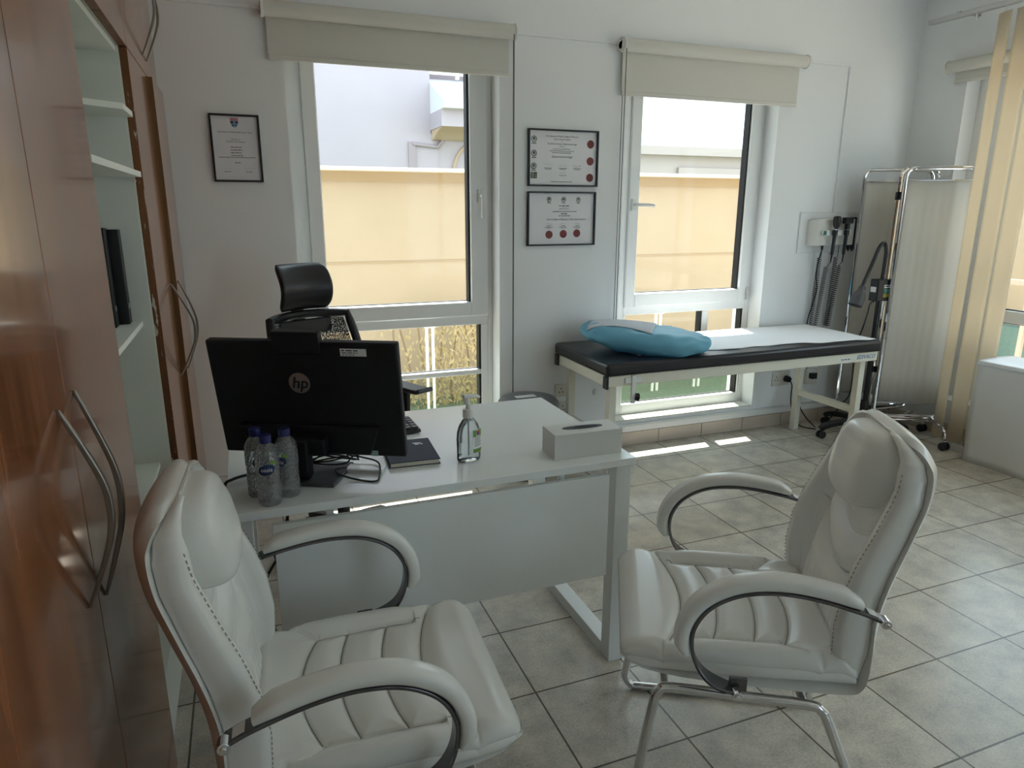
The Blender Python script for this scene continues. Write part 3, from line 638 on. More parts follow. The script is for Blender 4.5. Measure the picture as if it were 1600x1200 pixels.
    # chrome sled frame
    for sgn in (-1, 1):
        Y = .247*sgn; s = MB()
        s.tube(crv([(.24, Y, .014), (.262, Y, .05), (.248, Y, .14), (.222, Y, .33), (.208, Y, .385), (.17, Y, .397), (.0, Y, .390), (-.13, Y, .384), (-.163, Y, .370), (-.185, Y, .33), (-.28, Y, .10), (-.302, Y, .04), (-.285, Y, .014)], 6), .0125, 12, side=(0, 1, 0))
        s.tube([(-.285, Y, .0125), (.24, Y, .0125)], .0125, 12); s.build('leg_frame', M['chrome'], t)
        s = MB(); s.box(.02, .07, Y-.03, Y-.002, .396, .406); s.build('seat_plate', M['gunmetal'], t, bevel=.001)
    for xx in (.195, -.12):
        s = MB(); s.tube([(xx, -.247, .392 if xx > 0 else .384), (xx, .247, .392 if xx > 0 else .384)], .0125, 12); s.build('cross_bar', M['chrome'], t)
    return t
ch = make_visitor_chair('white leather visitor chair at lower left, beside the cherry wardrobe, facing right')
ch.location = (.160, 1.336, 0); ch.rotation_euler = (0, 0, R(-3.4))
dup(ch, (1.136, 1.296, 0), R(151.1), 'white leather visitor chair at right, by the desk corner, its back to the floor tiles')

# ------------------------------------------------------------------ black office chair behind the desk
t = thing('office_chair', 'black mesh office chair with a headrest, behind the desk and monitor', 'chair', (.325, 2.93, 0), R(26))
def ol(x, y, z): return WM['office_chair'] @ Vector((x, y, z))      # local: -y is the way it faces
def olm(mb): mb.b.transform(WM['office_chair']); return mb
mb = MB(); rg = []
for i in range(13):                                                  # headrest, curved in profile and across
    s = i/12; z = 1.062+.198*s; ring = []; hw = .122*(1-.12*(abs(2*s-1))**8)
    cy = .245-.045*math.sin(PI*s)+.02*s
    for k in range(24):
        a = 2*PI*k/24; ca, sa = math.cos(a), math.sin(a); xx = hw*math.copysign(abs(ca)**.45, ca)
        th = .030*(1-.6*abs(2*s-1)**5)
        ring.append(Vector((xx, cy-.035*(xx/.118)**2+(th if sa > 0 else th*.9)*math.copysign(abs(sa)**.7, sa), z)))
    rg.append(ring)
olm(mb.rings(rg)).build('headrest', M['vinyl'], t, angle=60)
mb = MB(); mb.band(crv([(0, .262, 1.17), (0, .275, 1.08), (0, .262, .98)], 5), .06, .014, (1, 0, 0)); olm(mb).build('headrest_bracket', M['blk'], t, bevel=.003)
def backp(u, v): x = (u-.5)*2*(.235-.047*v**1.5); return Vector((x, .205+.055*v-.05*math.sin(PI*v*.9)+.0-.075*(abs(u-.5)*2)**2, .56+.475*v+.004*math.cos((u-.5)*PI)))
mb = MB(); mb.grid(lambda u, v: backp(.05+.9*u, .04+.92*v), 16, 16); olm(mb).build('mesh_back', M['meshf'], t)
loop = [backp(0, v/14) for v in range(15)]+[backp(u/10, 1) for u in range(1, 10)]+[backp(1, 1-v/14) for v in range(15)]+[backp(1-u/10, 0) for u in range(1, 10)]
mb = MB(); mb.tube(loop, .019, 10, closed=True); olm(mb).build('back_frame', M['blk'], t)
mb = MB(); mb.box(-.125, .125, .20, .222, .955, 1.02); olm(mb).build('top_panel', M['blk'], t, bevel=.006)
mb = MB(); mb.band(crv([(0, .235, .95), (0, .27, .75), (0, .24, .55), (0, .12, .45)], 6), .07, .022, (1, 0, 0)); olm(mb).build('spine', M['blk'], t, bevel=.004)
mb = MB(); rg = []
for i in range(9):
    s = i/8; z = .44+.075*s; k = .93+.07*math.sin(PI*min(1, s*1.1))
    rg.append([Vector((.25*k*math.copysign(abs(math.cos(a))**.5, math.cos(a)), -.04+.245*k*math.copysign(abs(math.sin(a))**.5, math.sin(a)), z)) for a in [2*PI*q/32 for q in range(32)]])
olm(mb.rings(rg)).build('seat', M['blk'], t, angle=60)
for sx_ in (-1, 1):
    mb = MB(); mb.band([(.29*sx_, -.09, .44), (.30*sx_, -.09, .70)], .052, .022, (0, 1, 0)); mb.box(min(.2*sx_, .295*sx_), max(.2*sx_, .295*sx_), -.12, -.06, .425, .445)
    ar = olm(mb).build('armrest', M['blk'], t, bevel=.004)
    mb = MB(); mb.band(crv([(.30*sx_, -.235, .722), (.30*sx_, -.20, .712), (.30*sx_, -.05, .712), (.295*sx_, .06, .714), (.295*sx_, .09, .72)], 5), .085, .020, (1, 0, 0)); olm(mb).build('armrest_pad', M['dark'], ar, bevel=.005)
mb = MB(); mb.cyl((0, 0, .1), (0, 0, .30), .028, 16); mb.cyl((0, 0, .30), (0, 0, .44), .018, 16); olm(mb).build('gas_lift', M['blk'], t)
for k in range(5):
    a = R(18+72*k); mb = MB(); mb.band(crv([(0, 0, .12), (.14*math.cos(a), .14*math.sin(a), .105), (.29*math.cos(a), .29*math.sin(a), .07)], 4), lambda q: .05-.02*q, .025, (-math.sin(a), math.cos(a), 0)); lg = olm(mb).build('base_leg', M['blk'], t, bevel=.004)
    cx_, cy_ = .285*math.cos(a), .285*math.sin(a)
    mb = MB()
    for o in (-.014, .014): mb.cyl((cx_+o-.008, cy_, .028), (cx_+o+.008, cy_, .028), .028, 16)
    mb.cyl((cx_, cy_, .03), (cx_, cy_, .07), .007, 8); olm(mb).build('caster', M['blk'], lg)

# ------------------------------------------------------------------ monitor (its back to the camera)
yaw, tilt = -.463, .166
ex = Vector((math.cos(yaw), math.sin(yaw), 0)); nn = Vector((math.sin(yaw), -math.cos(yaw), 0))     # nn looks towards the camera
ez = Vector((0, 0, 1))*math.cos(tilt)+nn*math.sin(tilt); en = ex.cross(ez)                          # en: out of the back
cen = Vector((.135, 1.943, .972))
FM = fr(cen, ex, ez, en)
if en.dot(nn) < 0: raise Exception('monitor frame')
t = thing('monitor', 'black desktop monitor seen from behind, with a round silver badge', 'monitor', (.13, 1.96, DZ))
MB().box(-.270, .270, -.1745, .1745, -.030, 0, FM).build('back_cover', M['lcd'], t, bevel=.006)
mb = MB(); mb.poly([FM @ Vector(p) for p in ((-.21, -.076, 0), (.20, -.076, 0), (.17, -.163, 0), (-.18, -.163, 0))], en*.016); mb.build('lower_housing', M['lcd'], t, bevel=.004)
mb = MB(); mb.box(-.2, .2, -.079, -.076, 0, .0006, FM); mb.build('groove', M['blk_g'], t, smooth=False)
MB().box(-.262, .262, -.150, .167, -.0312, -.030, FM).build('screen', M['blk_g'], t, smooth=False)
MB().box(-.077, .057, .142, .204, -.024, .006, FM).build('webcam_housing', M['lcd'], t, bevel=.003)
mb = MB(); LF = FM @ Matrix.Translation((-.0155, .053, .0012)); 
pts = []; 
disc(mb, LF, 0, 0, .031, 36); lg = mb.build('badge', M['logo'], t, smooth=False)
mb = MB(); text_into(mb, 'hp', .047, LF @ Matrix.Translation((0, 0, .0006)), 0, -.001, .22, bold=.0006); mb.build('badge_lettering', M['lcd'], lg, smooth=False)
mb = MB(); SF = FM @ Matrix.Translation((.148, .1475, .0010)); rect(mb, SF, -.0365, .0365, -.011, .011); stk = mb.build('asset_sticker', M['chair_lab'], t, smooth=False)
mb = MB(); SF2 = SF @ Matrix.Translation((0, 0, .0005))
dashes(mb, SF2, -.010, .0055, .046, .0036, 1); dashes(mb, SF2, -.010, -.001, .044, .0026, 2); dashes(mb, SF2, -.014, -.007, .034, .0022, 3)
mb.build('sticker_print', M['ink'], stk, smooth=False)
mb = MB(); rect(mb, FM @ Matrix.Translation((.178, -.164, .0008)), -.011, .011, -.009, .009); mb.build('seal_sticker', M['sage'], t, smooth=False)
# neck and foot of the stand
pc = Vector((.181, 1.843, 0)); bx = Vector((-.895, .446, 0)); by = Vector((.446, .895, 0))
BM = fr(pc+bx*.105+by*.09+Vector((0, 0, DZ)), ex, by, (0, 0, 1))
MB().box(-.105, .105, -.09, .09, 0, .012, BM).build('stand_base', M['dark'], t, bevel=.004)
NB = BM @ Vector((-.012, -.045, .012)); mb = MB(); c0 = FM @ Vector((-.0, -.04, .008))
NM = fr((NB.x, NB.y, 0), ex, by, (0, 0, 1)); mb.box(-.036, .036, -.022, .022, DZ+.012, .862, NM); mb.build('stand_neck', M['lcd'], t, bevel=.004)
mb = MB(); mb.box(-.05, .05, -.15, -.10, .0, .05, FM); mb.build('stand_mount', M['lcd'], t, bevel=.004)

# ------------------------------------------------------------------ things on the desk
def water_bottle(label):
    t = thing('water_bottle', label, 'bottle', (0, 0, 0), 0, 'small water bottles with blue caps')
    pr = [(.0, .004), (.018, .002), (.027, 0), (.0305, .006), (.031, .02), (.0300, .03), (.031, .04), (.031, .052), (.0292, .058), (.031, .064), (.0292, .071), (.031, .078), (.0295, .084), (.0312, .09), (.0312, .128), (.0298, .133), (.0308, .138), (.029, .146), (.023, .158), (.0165, .166), (.0125, .170), (.0125, .176), (.0, .176)]
    MB().lathe(pr, 40).build('bottle_body', M['pet'], t, angle=80)
    MB().lathe([(.0, .170), (.0148, .170), (.0152, .172), (.0152, .188), (.0140, .190), (0, .190)], 28).build('cap', M['cap'], t, angle=40)
    lb = MB()
    def wrap(x, z, r=.0318): return Vector((r*math.sin(x/r), -r*math.cos(x/r), z))
    def leafshape(cx, cz, w, h, n=14):
        for k in range(n):
            a, c = -1+2*k/n, -1+2*(k+1)/n; ha, hc = h*math.sqrt(max(0, 1-a*a)), h*math.sqrt(max(0, 1-c*c)); sk = .003
            lb.f([lb.v(wrap(cx+w*a, cz-ha+sk*a)), lb.v(wrap(cx+w*c, cz-hc+sk*c)), lb.v(wrap(cx+w*c, cz+hc+sk*c)), lb.v(wrap(cx+w*a, cz+ha+sk*a))])
    leafshape(-.003, .104, .0225, .0145); ov = lb.build('label_oval', M['oval'], t, smooth=False)
    lb = MB()
    lb.f([lb.v(wrap(x, z)) for x, z in ((.006, .120), (.0135, .1185), (.014, .128), (.008, .126))]); lb.f([lb.v(wrap(x, z)) for x, z in ((.0135, .1185), (.023, .114), (.024, .123), (.014, .128))]); lb.build('label_leaf', M['green'], t, smooth=False)
    lb = MB(); tb = MB(); text_into(tb, 'oasis', .0155, Matrix.Identity(4), -.003, .104)
    for v in tb.b.verts: v.co = wrap(v.co.x, v.co.y, .0323)
    tb.build('label_lettering', M['white_t'], ov, smooth=False)
    return t
wb = water_bottle('small water bottle standing in front of the other two on the desk')
wb.location = (.012, 1.803, DZ)
dup(wb, (.062, 1.845, DZ), R(-38), 'small water bottle standing right of the front one, against the monitor stand')
dup(wb, (-.0115, 1.872, DZ), R(20), 'small water bottle partly hidden behind the front bottle, at its left')

t = thing('sanitizer_bottle', 'clear pump bottle of hand gel standing alone on the desk', 'bottle', (.600, 1.918, DZ), R(12))
def SM(mb): mb.b.transform(WM['sanitizer_bottle']); return mb
pr = [(0, .003), (.03, .001), (.038, .004), (.040, .012), (.0395, .04), (.0405, .075), (.038, .098), (.031, .118), (.020, .133), (.0145, .139), (.0145, .146), (0, .146)]
SM(MB().lathe(pr, 40, sy=.62)).build('bottle_body', M['gel'], t, angle=80)
SM(MB().lathe([(0, .140), (.0165, .140), (.017, .143), (.017, .162), (.015, .166), (.008, .168), (.0075, .185), (.0065, .186), (0, .186)], 28)).build('pump_collar', M['pump'], t, angle=40)
mb = MB(); mb.tube(crv([(-.016, 0, .206), (-.004, 0, .208), (.012, 0, .206), (.030, 0, .203), (.040, 0, .198)], 4), lambda s: .0085-.0045*s, 10); mb.cyl((-.004, 0, .184), (-.004, 0, .204), .009, 14, .010); SM(mb).build('pump_head', M['pump'], t)
mb = MB(); mb.cyl((0, 0, .018), (0, 0, .142), .003, 8); SM(mb).build('dip_tube', M['pump'], t)
def elw(x, z, k=1.015):
    a = x/.036; return Vector((.0408*k*math.sin(a), -.0408*.62*k*math.cos(a), z))
def patch(name, m, x0, x1, z0, z1, cut=0, parent=t, k=1.015):
    mb = MB(); mb.grid(lambda u, v: elw(x0+(x1-x0)*u, z0+(z1-z0)*v-cut*(1-v)*abs(2*u-1), k), 10, 2); return SM(mb).build(name, m, parent, smooth=False)
lbl = patch('label', M['white_t'], .000, .047, .030, .104)
for nm, m_, a in (('label_green', M['green'], (.001, .046, .082, .103)), ('label_green', M['green'], (.001, .046, .031, .043))): patch(nm, m_, *a, parent=lbl, k=1.022)
mb = MB(); mb.f([mb.v(elw(*p, 1.03)) for p in ((.018, .079), (.026, .092), (.018, .104), (.010, .092))]); SM(mb).build('label_diamond', M['white_t'], lbl, smooth=False)
mb = MB(); mb.f([mb.v(elw(*p, 1.04)) for p in ((.018, .103), (.0255, .092), (.022, .0885), (.0145, .0985))]); SM(mb).build('label_red', M['red'], lbl, smooth=False)
mb = MB(); mb.f([mb.v(elw(*p, 1.04)) for p in ((.0145, .0985), (.022, .0885), (.018, .083), (.011, .092))]); SM(mb).build('label_blue', M['dkblue'], lbl, smooth=False)
mb = MB()
for k in range(7):
    z_ = .078-.0045*k; x0_, x1_ = .006, .040-.006*(k % 3)
    mb.grid(lambda u, v: elw(x0_+(x1_-x0_)*u, z_+.0016*v, 1.025), 8, 1)
SM(mb).build('label_print', M['ink'], lbl, smooth=False)

t = thing('tissue_box', 'white cardboard tissue box at the right end of the desk', 'tissue box', (.965, 1.868, DZ), R(-2.5))
def TM(mb): mb.b.transform(WM['tissue_box']); return mb
L_, D_, H_ = .116, .053, .083
TM(MB().box(-L_, L_, -D_, D_, 0, H_-.001)).build('box_body', M['card'], t, bevel=.0015)
mb = MB(); n = 28; op = [(.070*math.copysign(abs(math.cos(2*PI*k/n))**.8, math.cos(2*PI*k/n)), .018*math.copysign(abs(math.sin(2*PI*k/n))**.75, math.sin(2*PI*k/n))) for k in range(n)]
mb.f([mb.v((x, y, H_-.0004)) for x, y in op]); TM(mb).build('slot', M['slit'], t, smooth=False)
mb = MB(); mb.grid(lambda u, v: Vector((-.035+.085*u, -.014+.022*v+.004*math.sin(u*9), H_+.0002+.006*math.sin(PI*v)*(.4+.6*math.sin(PI*u)))), 16, 6); TM(mb).build('tissue', M['slit'], t)

t = thing('keyboard', 'black keyboard on the desk, mostly hidden behind the monitor', 'keyboard', (.302, 2.285, DZ), R(4))
def KM(mb): mb.b.transform(WM['keyboard']); return mb
mb = MB(); mb.poly([(-.22, -.072, .004), (-.22, .060, .004), (-.22, .066, .022), (-.22, -.066, .014)], (.44, 0, 0)); KM(mb).build('case', M['blk'], t, bevel=.003)
mb = MB()
for r0 in range(5):
    for c0_ in range(18):
        x = -.212+c0_*.0238; y = -.056+r0*.024
        if r0 == 0 and 4 <= c0_ <= 8: continue
        zb = .0145+(y+.066)*.06; mb.box(x, x+.0205, y, y+.0205, zb, zb+.006)
mb.box(-.212+4*.0238, -.212+8*.0238+.0205, -.056, -.0355, .0147, .0205)
KM(mb).build('keys', M['keys'], t, bevel=.0012)

t = thing('notebook', 'dark navy notebook lying on the desk beside the monitor', 'notebook', (.440, 2.030, DZ), R(-3.5))
def NM_(mb): mb.b.transform(WM['notebook']); return mb
x, y = .0775, .102
mb = MB(); mb.box(-x, x, -y, y, 0, .0022); mb.box(-x, x, -y, y, .0145, .0170); mb.box(-x, -x+.003, -y, y, .0022, .0145); NM_(mb).build('cover', M['navy'], t, bevel=.001)
NM_(MB().box(-x+.003, x-.004, -y+.003, y-.003, .0022, .0145)).build('page_block', M['pages'], t, smooth=False)
mb = MB(); dashes(mb, Matrix.Translation((0, 0, .0173)), .036, .058, .036, .005, 2); dashes(mb, Matrix.Translation((0, 0, .0173)), .036, .046, .026, .005, 3)
NM_(mb).build('embossed_lettering', M['logo'], t, smooth=False)
t = thing('usb_hub', 'slim white adapter box lying under the monitor edge among the cables', 'adapter', (.288, 1.945, DZ), R(-26))
def HM(mb): mb.b.transform(WM['usb_hub']); return mb
HM(MB().box(-.056, .056, -.024, .024, 0, .013)).build('case', M['desk'], t, bevel=.003)
HM(MB().box(-.050, .050, -.0245, -.0238, .004, .009)).build('port_strip', M['alu'], t, smooth=False)

def cable(name, label, pts, r=.0028, n=8): 
    return tag(MB().tube(crv(pts, n), r, 8).build(name, M['cable']), label, 'cable')
z = DZ+.0035
cable('monitor_cable', 'black cable looping forward on the desk beside the white adapter', [(.16, 2.03, DZ+.11), (.24, 2.02, DZ+.035), (.285, 2.0, DZ+.024), (.325, 1.945, DZ+.02), (.312, 1.865, z+.003), (.295, 1.845, z), (.255, 1.872, z), (.205, 1.902, z+.012), (.198, 1.93, z+.018), (.225, 1.945, z+.014), (.232, 1.95, z+.012)])
random.seed(5); loops = []
for k in range(44):
    a = k/44*2*PI*4; loops.append((.195+.075*math.cos(a)+.012*math.sin(k*1.7), 1.995+.030*math.sin(a)-.02*math.cos(a), DZ+.030+.014*math.sin(k*.9)+.0004*k))
cable('power_cable', 'black cable coiled in a heap on the monitor stand', loops, .0026, 4)
cable('display_cable', 'black cable running off the left end of the desk', [(.0, 1.99, DZ+.02), (-.05, 2.0, DZ+.012), (-.085, 1.985, z+.006), (-.104, 1.97, z-.002), (-.118, 1.95, DZ-.05), (-.12, 1.93, .45), (-.10, 1.95, .12), (-.02, 2.02, .006), (.10, 2.1, .006)], .0045)
cable('hanging_cable', 'black cable hanging behind the left end of the desk front panel', [(.10, 2.15, DZ-.03), (.06, 2.0, .62), (.03, 1.9, .55), (-.02, 1.86, .48), (-.02, 1.9, .36), (.02, 2.0, .15), (.08, 2.1, .006), (.2, 2.12, .006)], .0042)
cable('data_cable', 'black cable dangling under the desk edge behind the water bottles', [(.09, 2.02, DZ-.026), (.06, 1.98, .64), (.055, 1.96, .52), (.08, 1.99, .38), (.09, 2.02, .30)], .004)

# ------------------------------------------------------------------ grey waste bin by the wall, behind the desk
t = thing('waste_bin', 'grey round waste bin against the wall behind the desk', 'bin', (1.44, 3.46, 0))
o = (1.44, 3.46, 0)
MB().lathe([(0, 0), (.135, 0), (.14, .01), (.165, .40), (.16, .405), (0, .405)], 36, o).build('bin_body', M['bin'], t)
MB().lathe([(0, .405), (.17, .405), (.174, .415), (.172, .435), (.155, .452), (.10, .464), (0, .468)], 36, o).build('bin_lid', M['bin'], t, angle=60)
mb = MB(); rect(mb, Matrix.Translation((1.425, 3.44, .4695)), -.07, .05, -.02, .03); mb.build('label', M['chair_lab'], t, smooth=False)

# ------------------------------------------------------------------ framed certificates
def cert(label, x0, x1, z0, z1, draw):
    t = thing('framed_certificate', label, 'certificate', ((x0+x1)/2, W, z0))
    FMx = fr((x0, W-.010, z0), (1, 0, 0), (0, 0, 1), (0, -1, 0)); w, h = x1-x0, z1-z0; f = .009
    mb = MB()
    for a in ((0, w, 0, f), (0, w, h-f, h), (0, f, f, h-f), (w-f, w, f, h-f)): mb.box(a[0], a[1], a[2], a[3], -.010, .010, FMx)
    mb.build('frame', M['black_fr'], t, bevel=.001)
    pp = MB().box(f, w-f, f, h-f, -.008, -.004, FMx).build('paper', M['paper'], t, smooth=False)
    draw(pp, FMx @ Matrix.Translation((0, 0, -.0032)), w, h)
    MB().box(f, w-f, f, h-f, .0005, .0020, FMx).build('glass', M['frame_pane'], t, smooth=False)
def squiggle(mb, m, cx, cy, w, n=26, h=.006, seed=1):              # an illegible signature
    random.seed(seed); pts = crv([(cx-w/2+w*k/n, cy+h*(random.random()-.5)*(1.6 if k % 5 == 0 else 1)) for k in range(n)] if False else [Vector((cx-w/2+w*k/n, cy+h*(random.random()-.5)*(1.8 if k % 5 == 0 else 1), 0)) for k in range(n)], 3)
    mb.band([m @ p for p in pts], .0009, .0003, m.to_3x3() @ Vector((0, 0, 1)))
def crest(mb, m, cx, cy, r):
    for k in range(10):
        a = 2*PI*k/10; disc(mb, m, cx+r*.72*math.cos(a), cy+r*.72*math.sin(a), r*.2, 8)
    disc(mb, m, cx, cy+r*.1, r*.38, 12); rect(mb, m, cx-r*.7, cx+r*.7, cy-r*1.25, cy-r*1.02)
def d1(pp, m, w, h):
    cx = w/2; b = MB()
    text_into(b, 'University of Newcastle upon Tyne', .0115, m, cx, .226, sx=.92)
    text_into(b, 'Bachelor of', .0085, m, cx, .193); text_into(b, 'Medicine & Surgery', .0105, m, cx, .183)
    for k in range(4): dashes(b, m, cx, .158-.0125*k, .052, .0032, k)
    dashes(b, m, cx, .112, w-.056, .0028, 9)
    dashes(b, m, cx, .088, .024, .003, 5)
    squiggle(b, m, .062, .060, .04, 12, .006, 4); squiggle(b, m, w-.062, .062, .05, 14, .008, 6)
    dashes(b, m, .062, .047, .03, .0024, 6); dashes(b, m, w-.062, .047, .03, .0024, 7); b.build('printed_text', M['ink'], pp, smooth=False)
    m2 = m @ Matrix.Translation((cx, .268, .0004)); sh = [(-.017, .021), (.017, .021), (.017, -.004), (.010, -.016), (0, -.023), (-.010, -.016), (-.017, -.004)]
    b = MB(); b.f([b.v(m2 @ Vector((x, y, 0))) for x, y in sh]); s_ = b.build('crest_shield', M['sky_b'], pp, smooth=False)
    b = MB(); rect(b, m2 @ Matrix.Translation((0, 0, .0004)), -.017, .017, .007, .021); b.build('crest_band', M['crest_r'], pp, smooth=False)
    b = MB(); m3 = m2 @ Matrix.Translation((0, 0, .0005)); rect(b, m3, -.0165, -.004, -.003, .006); rect(b, m3, .004, .0165, -.003, .006); b.f([b.v(m3 @ Vector(p)) for p in ((-.012, -.012, 0), (-.004, -.006, 0), (-.003, -.014, 0), (-.006, -.017, 0))]); b.f([b.v(m3 @ Vector(p)) for p in ((.012, -.012, 0), (.006, -.017, 0), (.003, -.014, 0), (.004, -.006, 0))]); b.build('crest_blocks', M['crest_b'], pp, smooth=False)
def d2(pp, m, w, h):
    b = MB(); cx = w/2-.01
    text_into(b, 'The Federation of Royal Colleges of Physicians', .0125, m, cx, .268, .35, sx=.86); text_into(b, 'of the United Kingdom', .0125, m, cx, .252, .35, sx=.9)
    text_into(b, 'and', .006, m, cx, .240); text_into(b, 'The British Society of Gastroenterology', .0125, m, cx, .228, .35, sx=.9); text_into(b, 'certify that', .0075, m, cx, .215, .3)
    squiggle(b, m, cx, .201, .115, 26, .012, 9); squiggle(b, m, cx, .2015, .115, 22, .009, 12)
    dashes(b, m, cx, .190, .15, .0022, 3); dashes(b, m, cx, .181, .12, .003, 4)
    text_into(b, 'Gastroenterology', .018, m, cx, .160, .4)
    for k, x in enumerate((.125, .215, .305)):
        squiggle(b, m, x, .117-.003*k, .05, 12, .009, 20+k); dashes(b, m, x, .098, .05, .003, k); dashes(b, m, x, .092, .036, .0022, k+5)
    squiggle(b, m, .215, .075, .045, 12, .010, 31); dashes(b, m, .215, .060, .045, .0025, 8); dashes(b, m, cx, .026, .13, .003, 2)
    b.build('printed_text', M['ink'], pp, smooth=False)
    b = MB()
    for k, y in enumerate((.250, .176, .108)): crest(b, m @ Matrix.Translation((0, 0, .0003)), .036, y, .020)
    rect(b, m, .018, .056, .042, .076); b.build('crests', M['crest_g'], pp, smooth=False)
    b = MB(); m4 = m @ Matrix.Translation((0, 0, .0005)); rect(b, m4, .026, .028, .046, .074); rect(b, m4, .033, .035, .046, .074); rect(b, m4, .043, .052, .062, .064); rect(b, m4, .043, .052, .052, .054); b.build('crest_lines', M['paper'], pp, smooth=False)
    for y in (.232, .140, .050):
        s = MB(); s.lathe([(0, .0005), (.022, .0005), (.0225, 0), (0, 0)], 28, (w-.047, y, 0), m); s.build('wax_seal', M['seal'], pp, smooth=False)
def d3(pp, m, w, h):
    b = MB(); cx = w*.545
    dashes(b, m, cx, .222, .07, .0045, 1); squiggle(b, m, cx, .205, .07, 20, .010, 41); squiggle(b, m, cx, .2055, .07, 16, .008, 43)
    dashes(b, m, cx, .190, .15, .0032, 2); dashes(b, m, cx, .178, .045, .005, 3); dashes(b, m, cx, .167, .075, .0034, 4)
    text_into(b, 'Royal Colleges of Physicians of the United Kingdom', .0145, m, cx+.012, .147, .4, sx=.82)
    for k, x in enumerate((.135, .225, .315)):
        squiggle(b, m, x, .122, .05, 12, .007, 50+k); dashes(b, m, x, .112, .024, .0028, k); dashes(b, m, x, .104, .05, .003, k+4); dashes(b, m, x, .0985, .03, .0022, k+8)
    b.build('printed_text', M['ink'], pp, smooth=False)
    b = MB()
    for x in (.135, .225, .318): crest(b, m @ Matrix.Translation((0, 0, .0003)), x, .257, .0165)
    b.build('crests', M['crest_g'], pp, smooth=False)
    for k, x in enumerate((.137, .227, .313)):
        s = MB(); s.lathe([(0, .0005), (.022, .0005), (.0225, 0), (0, 0)], 28, (x, .062+.003*k, 0), m); s.build('wax_seal', M['seal'], pp, smooth=False)
cert('small upright framed certificate with a blue and red shield, left of the windows', -.092, .128, 1.614, 1.919, d1)
cert('framed certificate with three maroon seals down its right side, above another', 1.513, 1.945, 1.614, 1.918, d2)
cert('framed certificate with three maroon seals in a row, below another', 1.511, 1.938, 1.286, 1.586, d3)

# ------------------------------------------------------------------ examination couch
t = thing('examination_couch', 'black padded examination couch on a cream steel frame under the middle window', 'examination couch', (2.63, 3.33, 0))
CX0, CX1, CY0, CY1, CZ = 1.685, 3.575, 3.005, 3.655, .722
MB().box(CX0, CX1, CY0, CY1, .655, CZ).build('cushion', M['vinyl'], t, bevel=.016)
b = MB(); b.box(CX0+.012, CX1-.012, CY0+.016, CY0+.051, .598, .654); b.box(CX0+.012, CX1-.012, CY1-.051, CY1-.016, .598, .654); b.box(CX0+.012, CX0+.047, CY0+.051, CY1-.051, .598, .654); b.box(CX1-.047, CX1-.012, CY0+.051, CY1-.051, .598, .654); b.build('frame', M['steel'], t, bevel=.002)
for x in (1.735, 3.48):
    for y in (3.062, 3.545):
        b = MB(); b.box(x, x+.042, y, y+.042, .012, .598); lg = b.build('leg', M['steel'], t, bevel=.002); MB().box(x-.001, x+.043, y-.001, y+.043, 0, .012).build('foot_cap', M['pump'], lg, bevel=.002)
for x in (1.738, 3.483): MB().box(x, x+.035, 3.104, 3.545, .25, .29).build('end_rail', M['steel'], t, bevel=.002)
for y in (CY0+.02, CY1-.03): MB().box(CX0-.001, CX0+.013, y-.02, y+.02, .59, .655).build('corner_cap', M['blk'], t, bevel=.002)
b = MB(); b.box(1.838, 1.862, CY0+.004, CY0+.015, .50, .652); b.box(1.80, 1.90, CY0+.010, CY0+.016, .61, .64); k = b.build('clamp_bracket', M['pump'], t, bevel=.002)
b = MB(); b.cyl((1.862, CY0+.008, .535), (1.882, CY0+.002, .533), .019, 14, .021); b.build('clamp_knob', M['blk'], k, bevel=.002)
b = MB(); text_into(b, 'EDIVACO', .034, fr((3.47, CY0+.0155, .627), (1, 0, 0), (0, 0, 1), (0, -1, 0)), 0, 0, .3, bold=.001); b.build('maker_lettering', mat('faded_blue_print', (.12, .19, .36), .6), t, smooth=False)
b = MB(); rect(b, fr((3.31, CY0+.0155, .622), (1, 0, 0), (0, 0, 1), (0, -1, 0)), -.05, .05, -.011, .011); sk = b.build('sticker', M['chair_lab'], t, smooth=False)
b = MB(); dashes(b, fr((3.31, CY0+.0150, .622), (1, 0, 0), (0, 0, 1), (0, -1, 0)), 0, 0, .07, .006, 3); b.build('sticker_print', M['ink'], sk, smooth=False)
# paper sheet
b = MB()
def sheet(u, v):
    x = 1.95+(3.572-1.95)*u; y0 = 3.135+.012*math.sin(u*13)+.008*math.sin(u*31)-.085*u*u; y = y0+(3.647-y0)*v
    return Vector((x, y, CZ+.0036+.0014*(math.sin(u*23+v*3)*math.sin(v*5+1))+.0012*math.sin(u*57)*(1-v)))
b.grid(sheet, 90, 16); o = b.build('paper_sheet', M['sheet']); o.modifiers.new('solid', 'SOLIDIFY').thickness = .0008
tag(o, 'white paper sheet spread over the black examination couch', 'bed sheet')
# wrapped pillow
t = thing('pillow', 'pillow in a blue plastic cover at the left end of the examination couch', 'pillow', (2.06, 3.30, CZ+.004))
PM = Matrix.Translation((2.072, 3.285, CZ+.062)) @ Matrix.Rotation(R(-37), 4, 'Z') @ Matrix.Rotation(R(5), 4, 'Y')
def pil(u, v, k=1.0):
    th = (u-.5)*2*PI; ph = (v-.5)*PI
    ce, se = math.cos(th), math.sin(th); cp, sp = math.cos(ph), math.sin(ph)
    x = .365*math.copysign(abs(ce)**.75, ce)*abs(cp)**.62; y = .225*math.copysign(abs(se)**.75, se)*abs(cp)**.62
    h = .070*math.copysign(abs(sp)**.85, sp)*(1.05-.35*(x/.365)**2)
    wr = .007*math.sin(x*38+y*17)*abs(cp)+.006*math.sin(y*60-x*21)*abs(cp)+.004*math.sin(x*70-y*44)*abs(cp)
    return PM @ Vector((x, y, h*k+wr*.7+.020*(x/.365)**2))
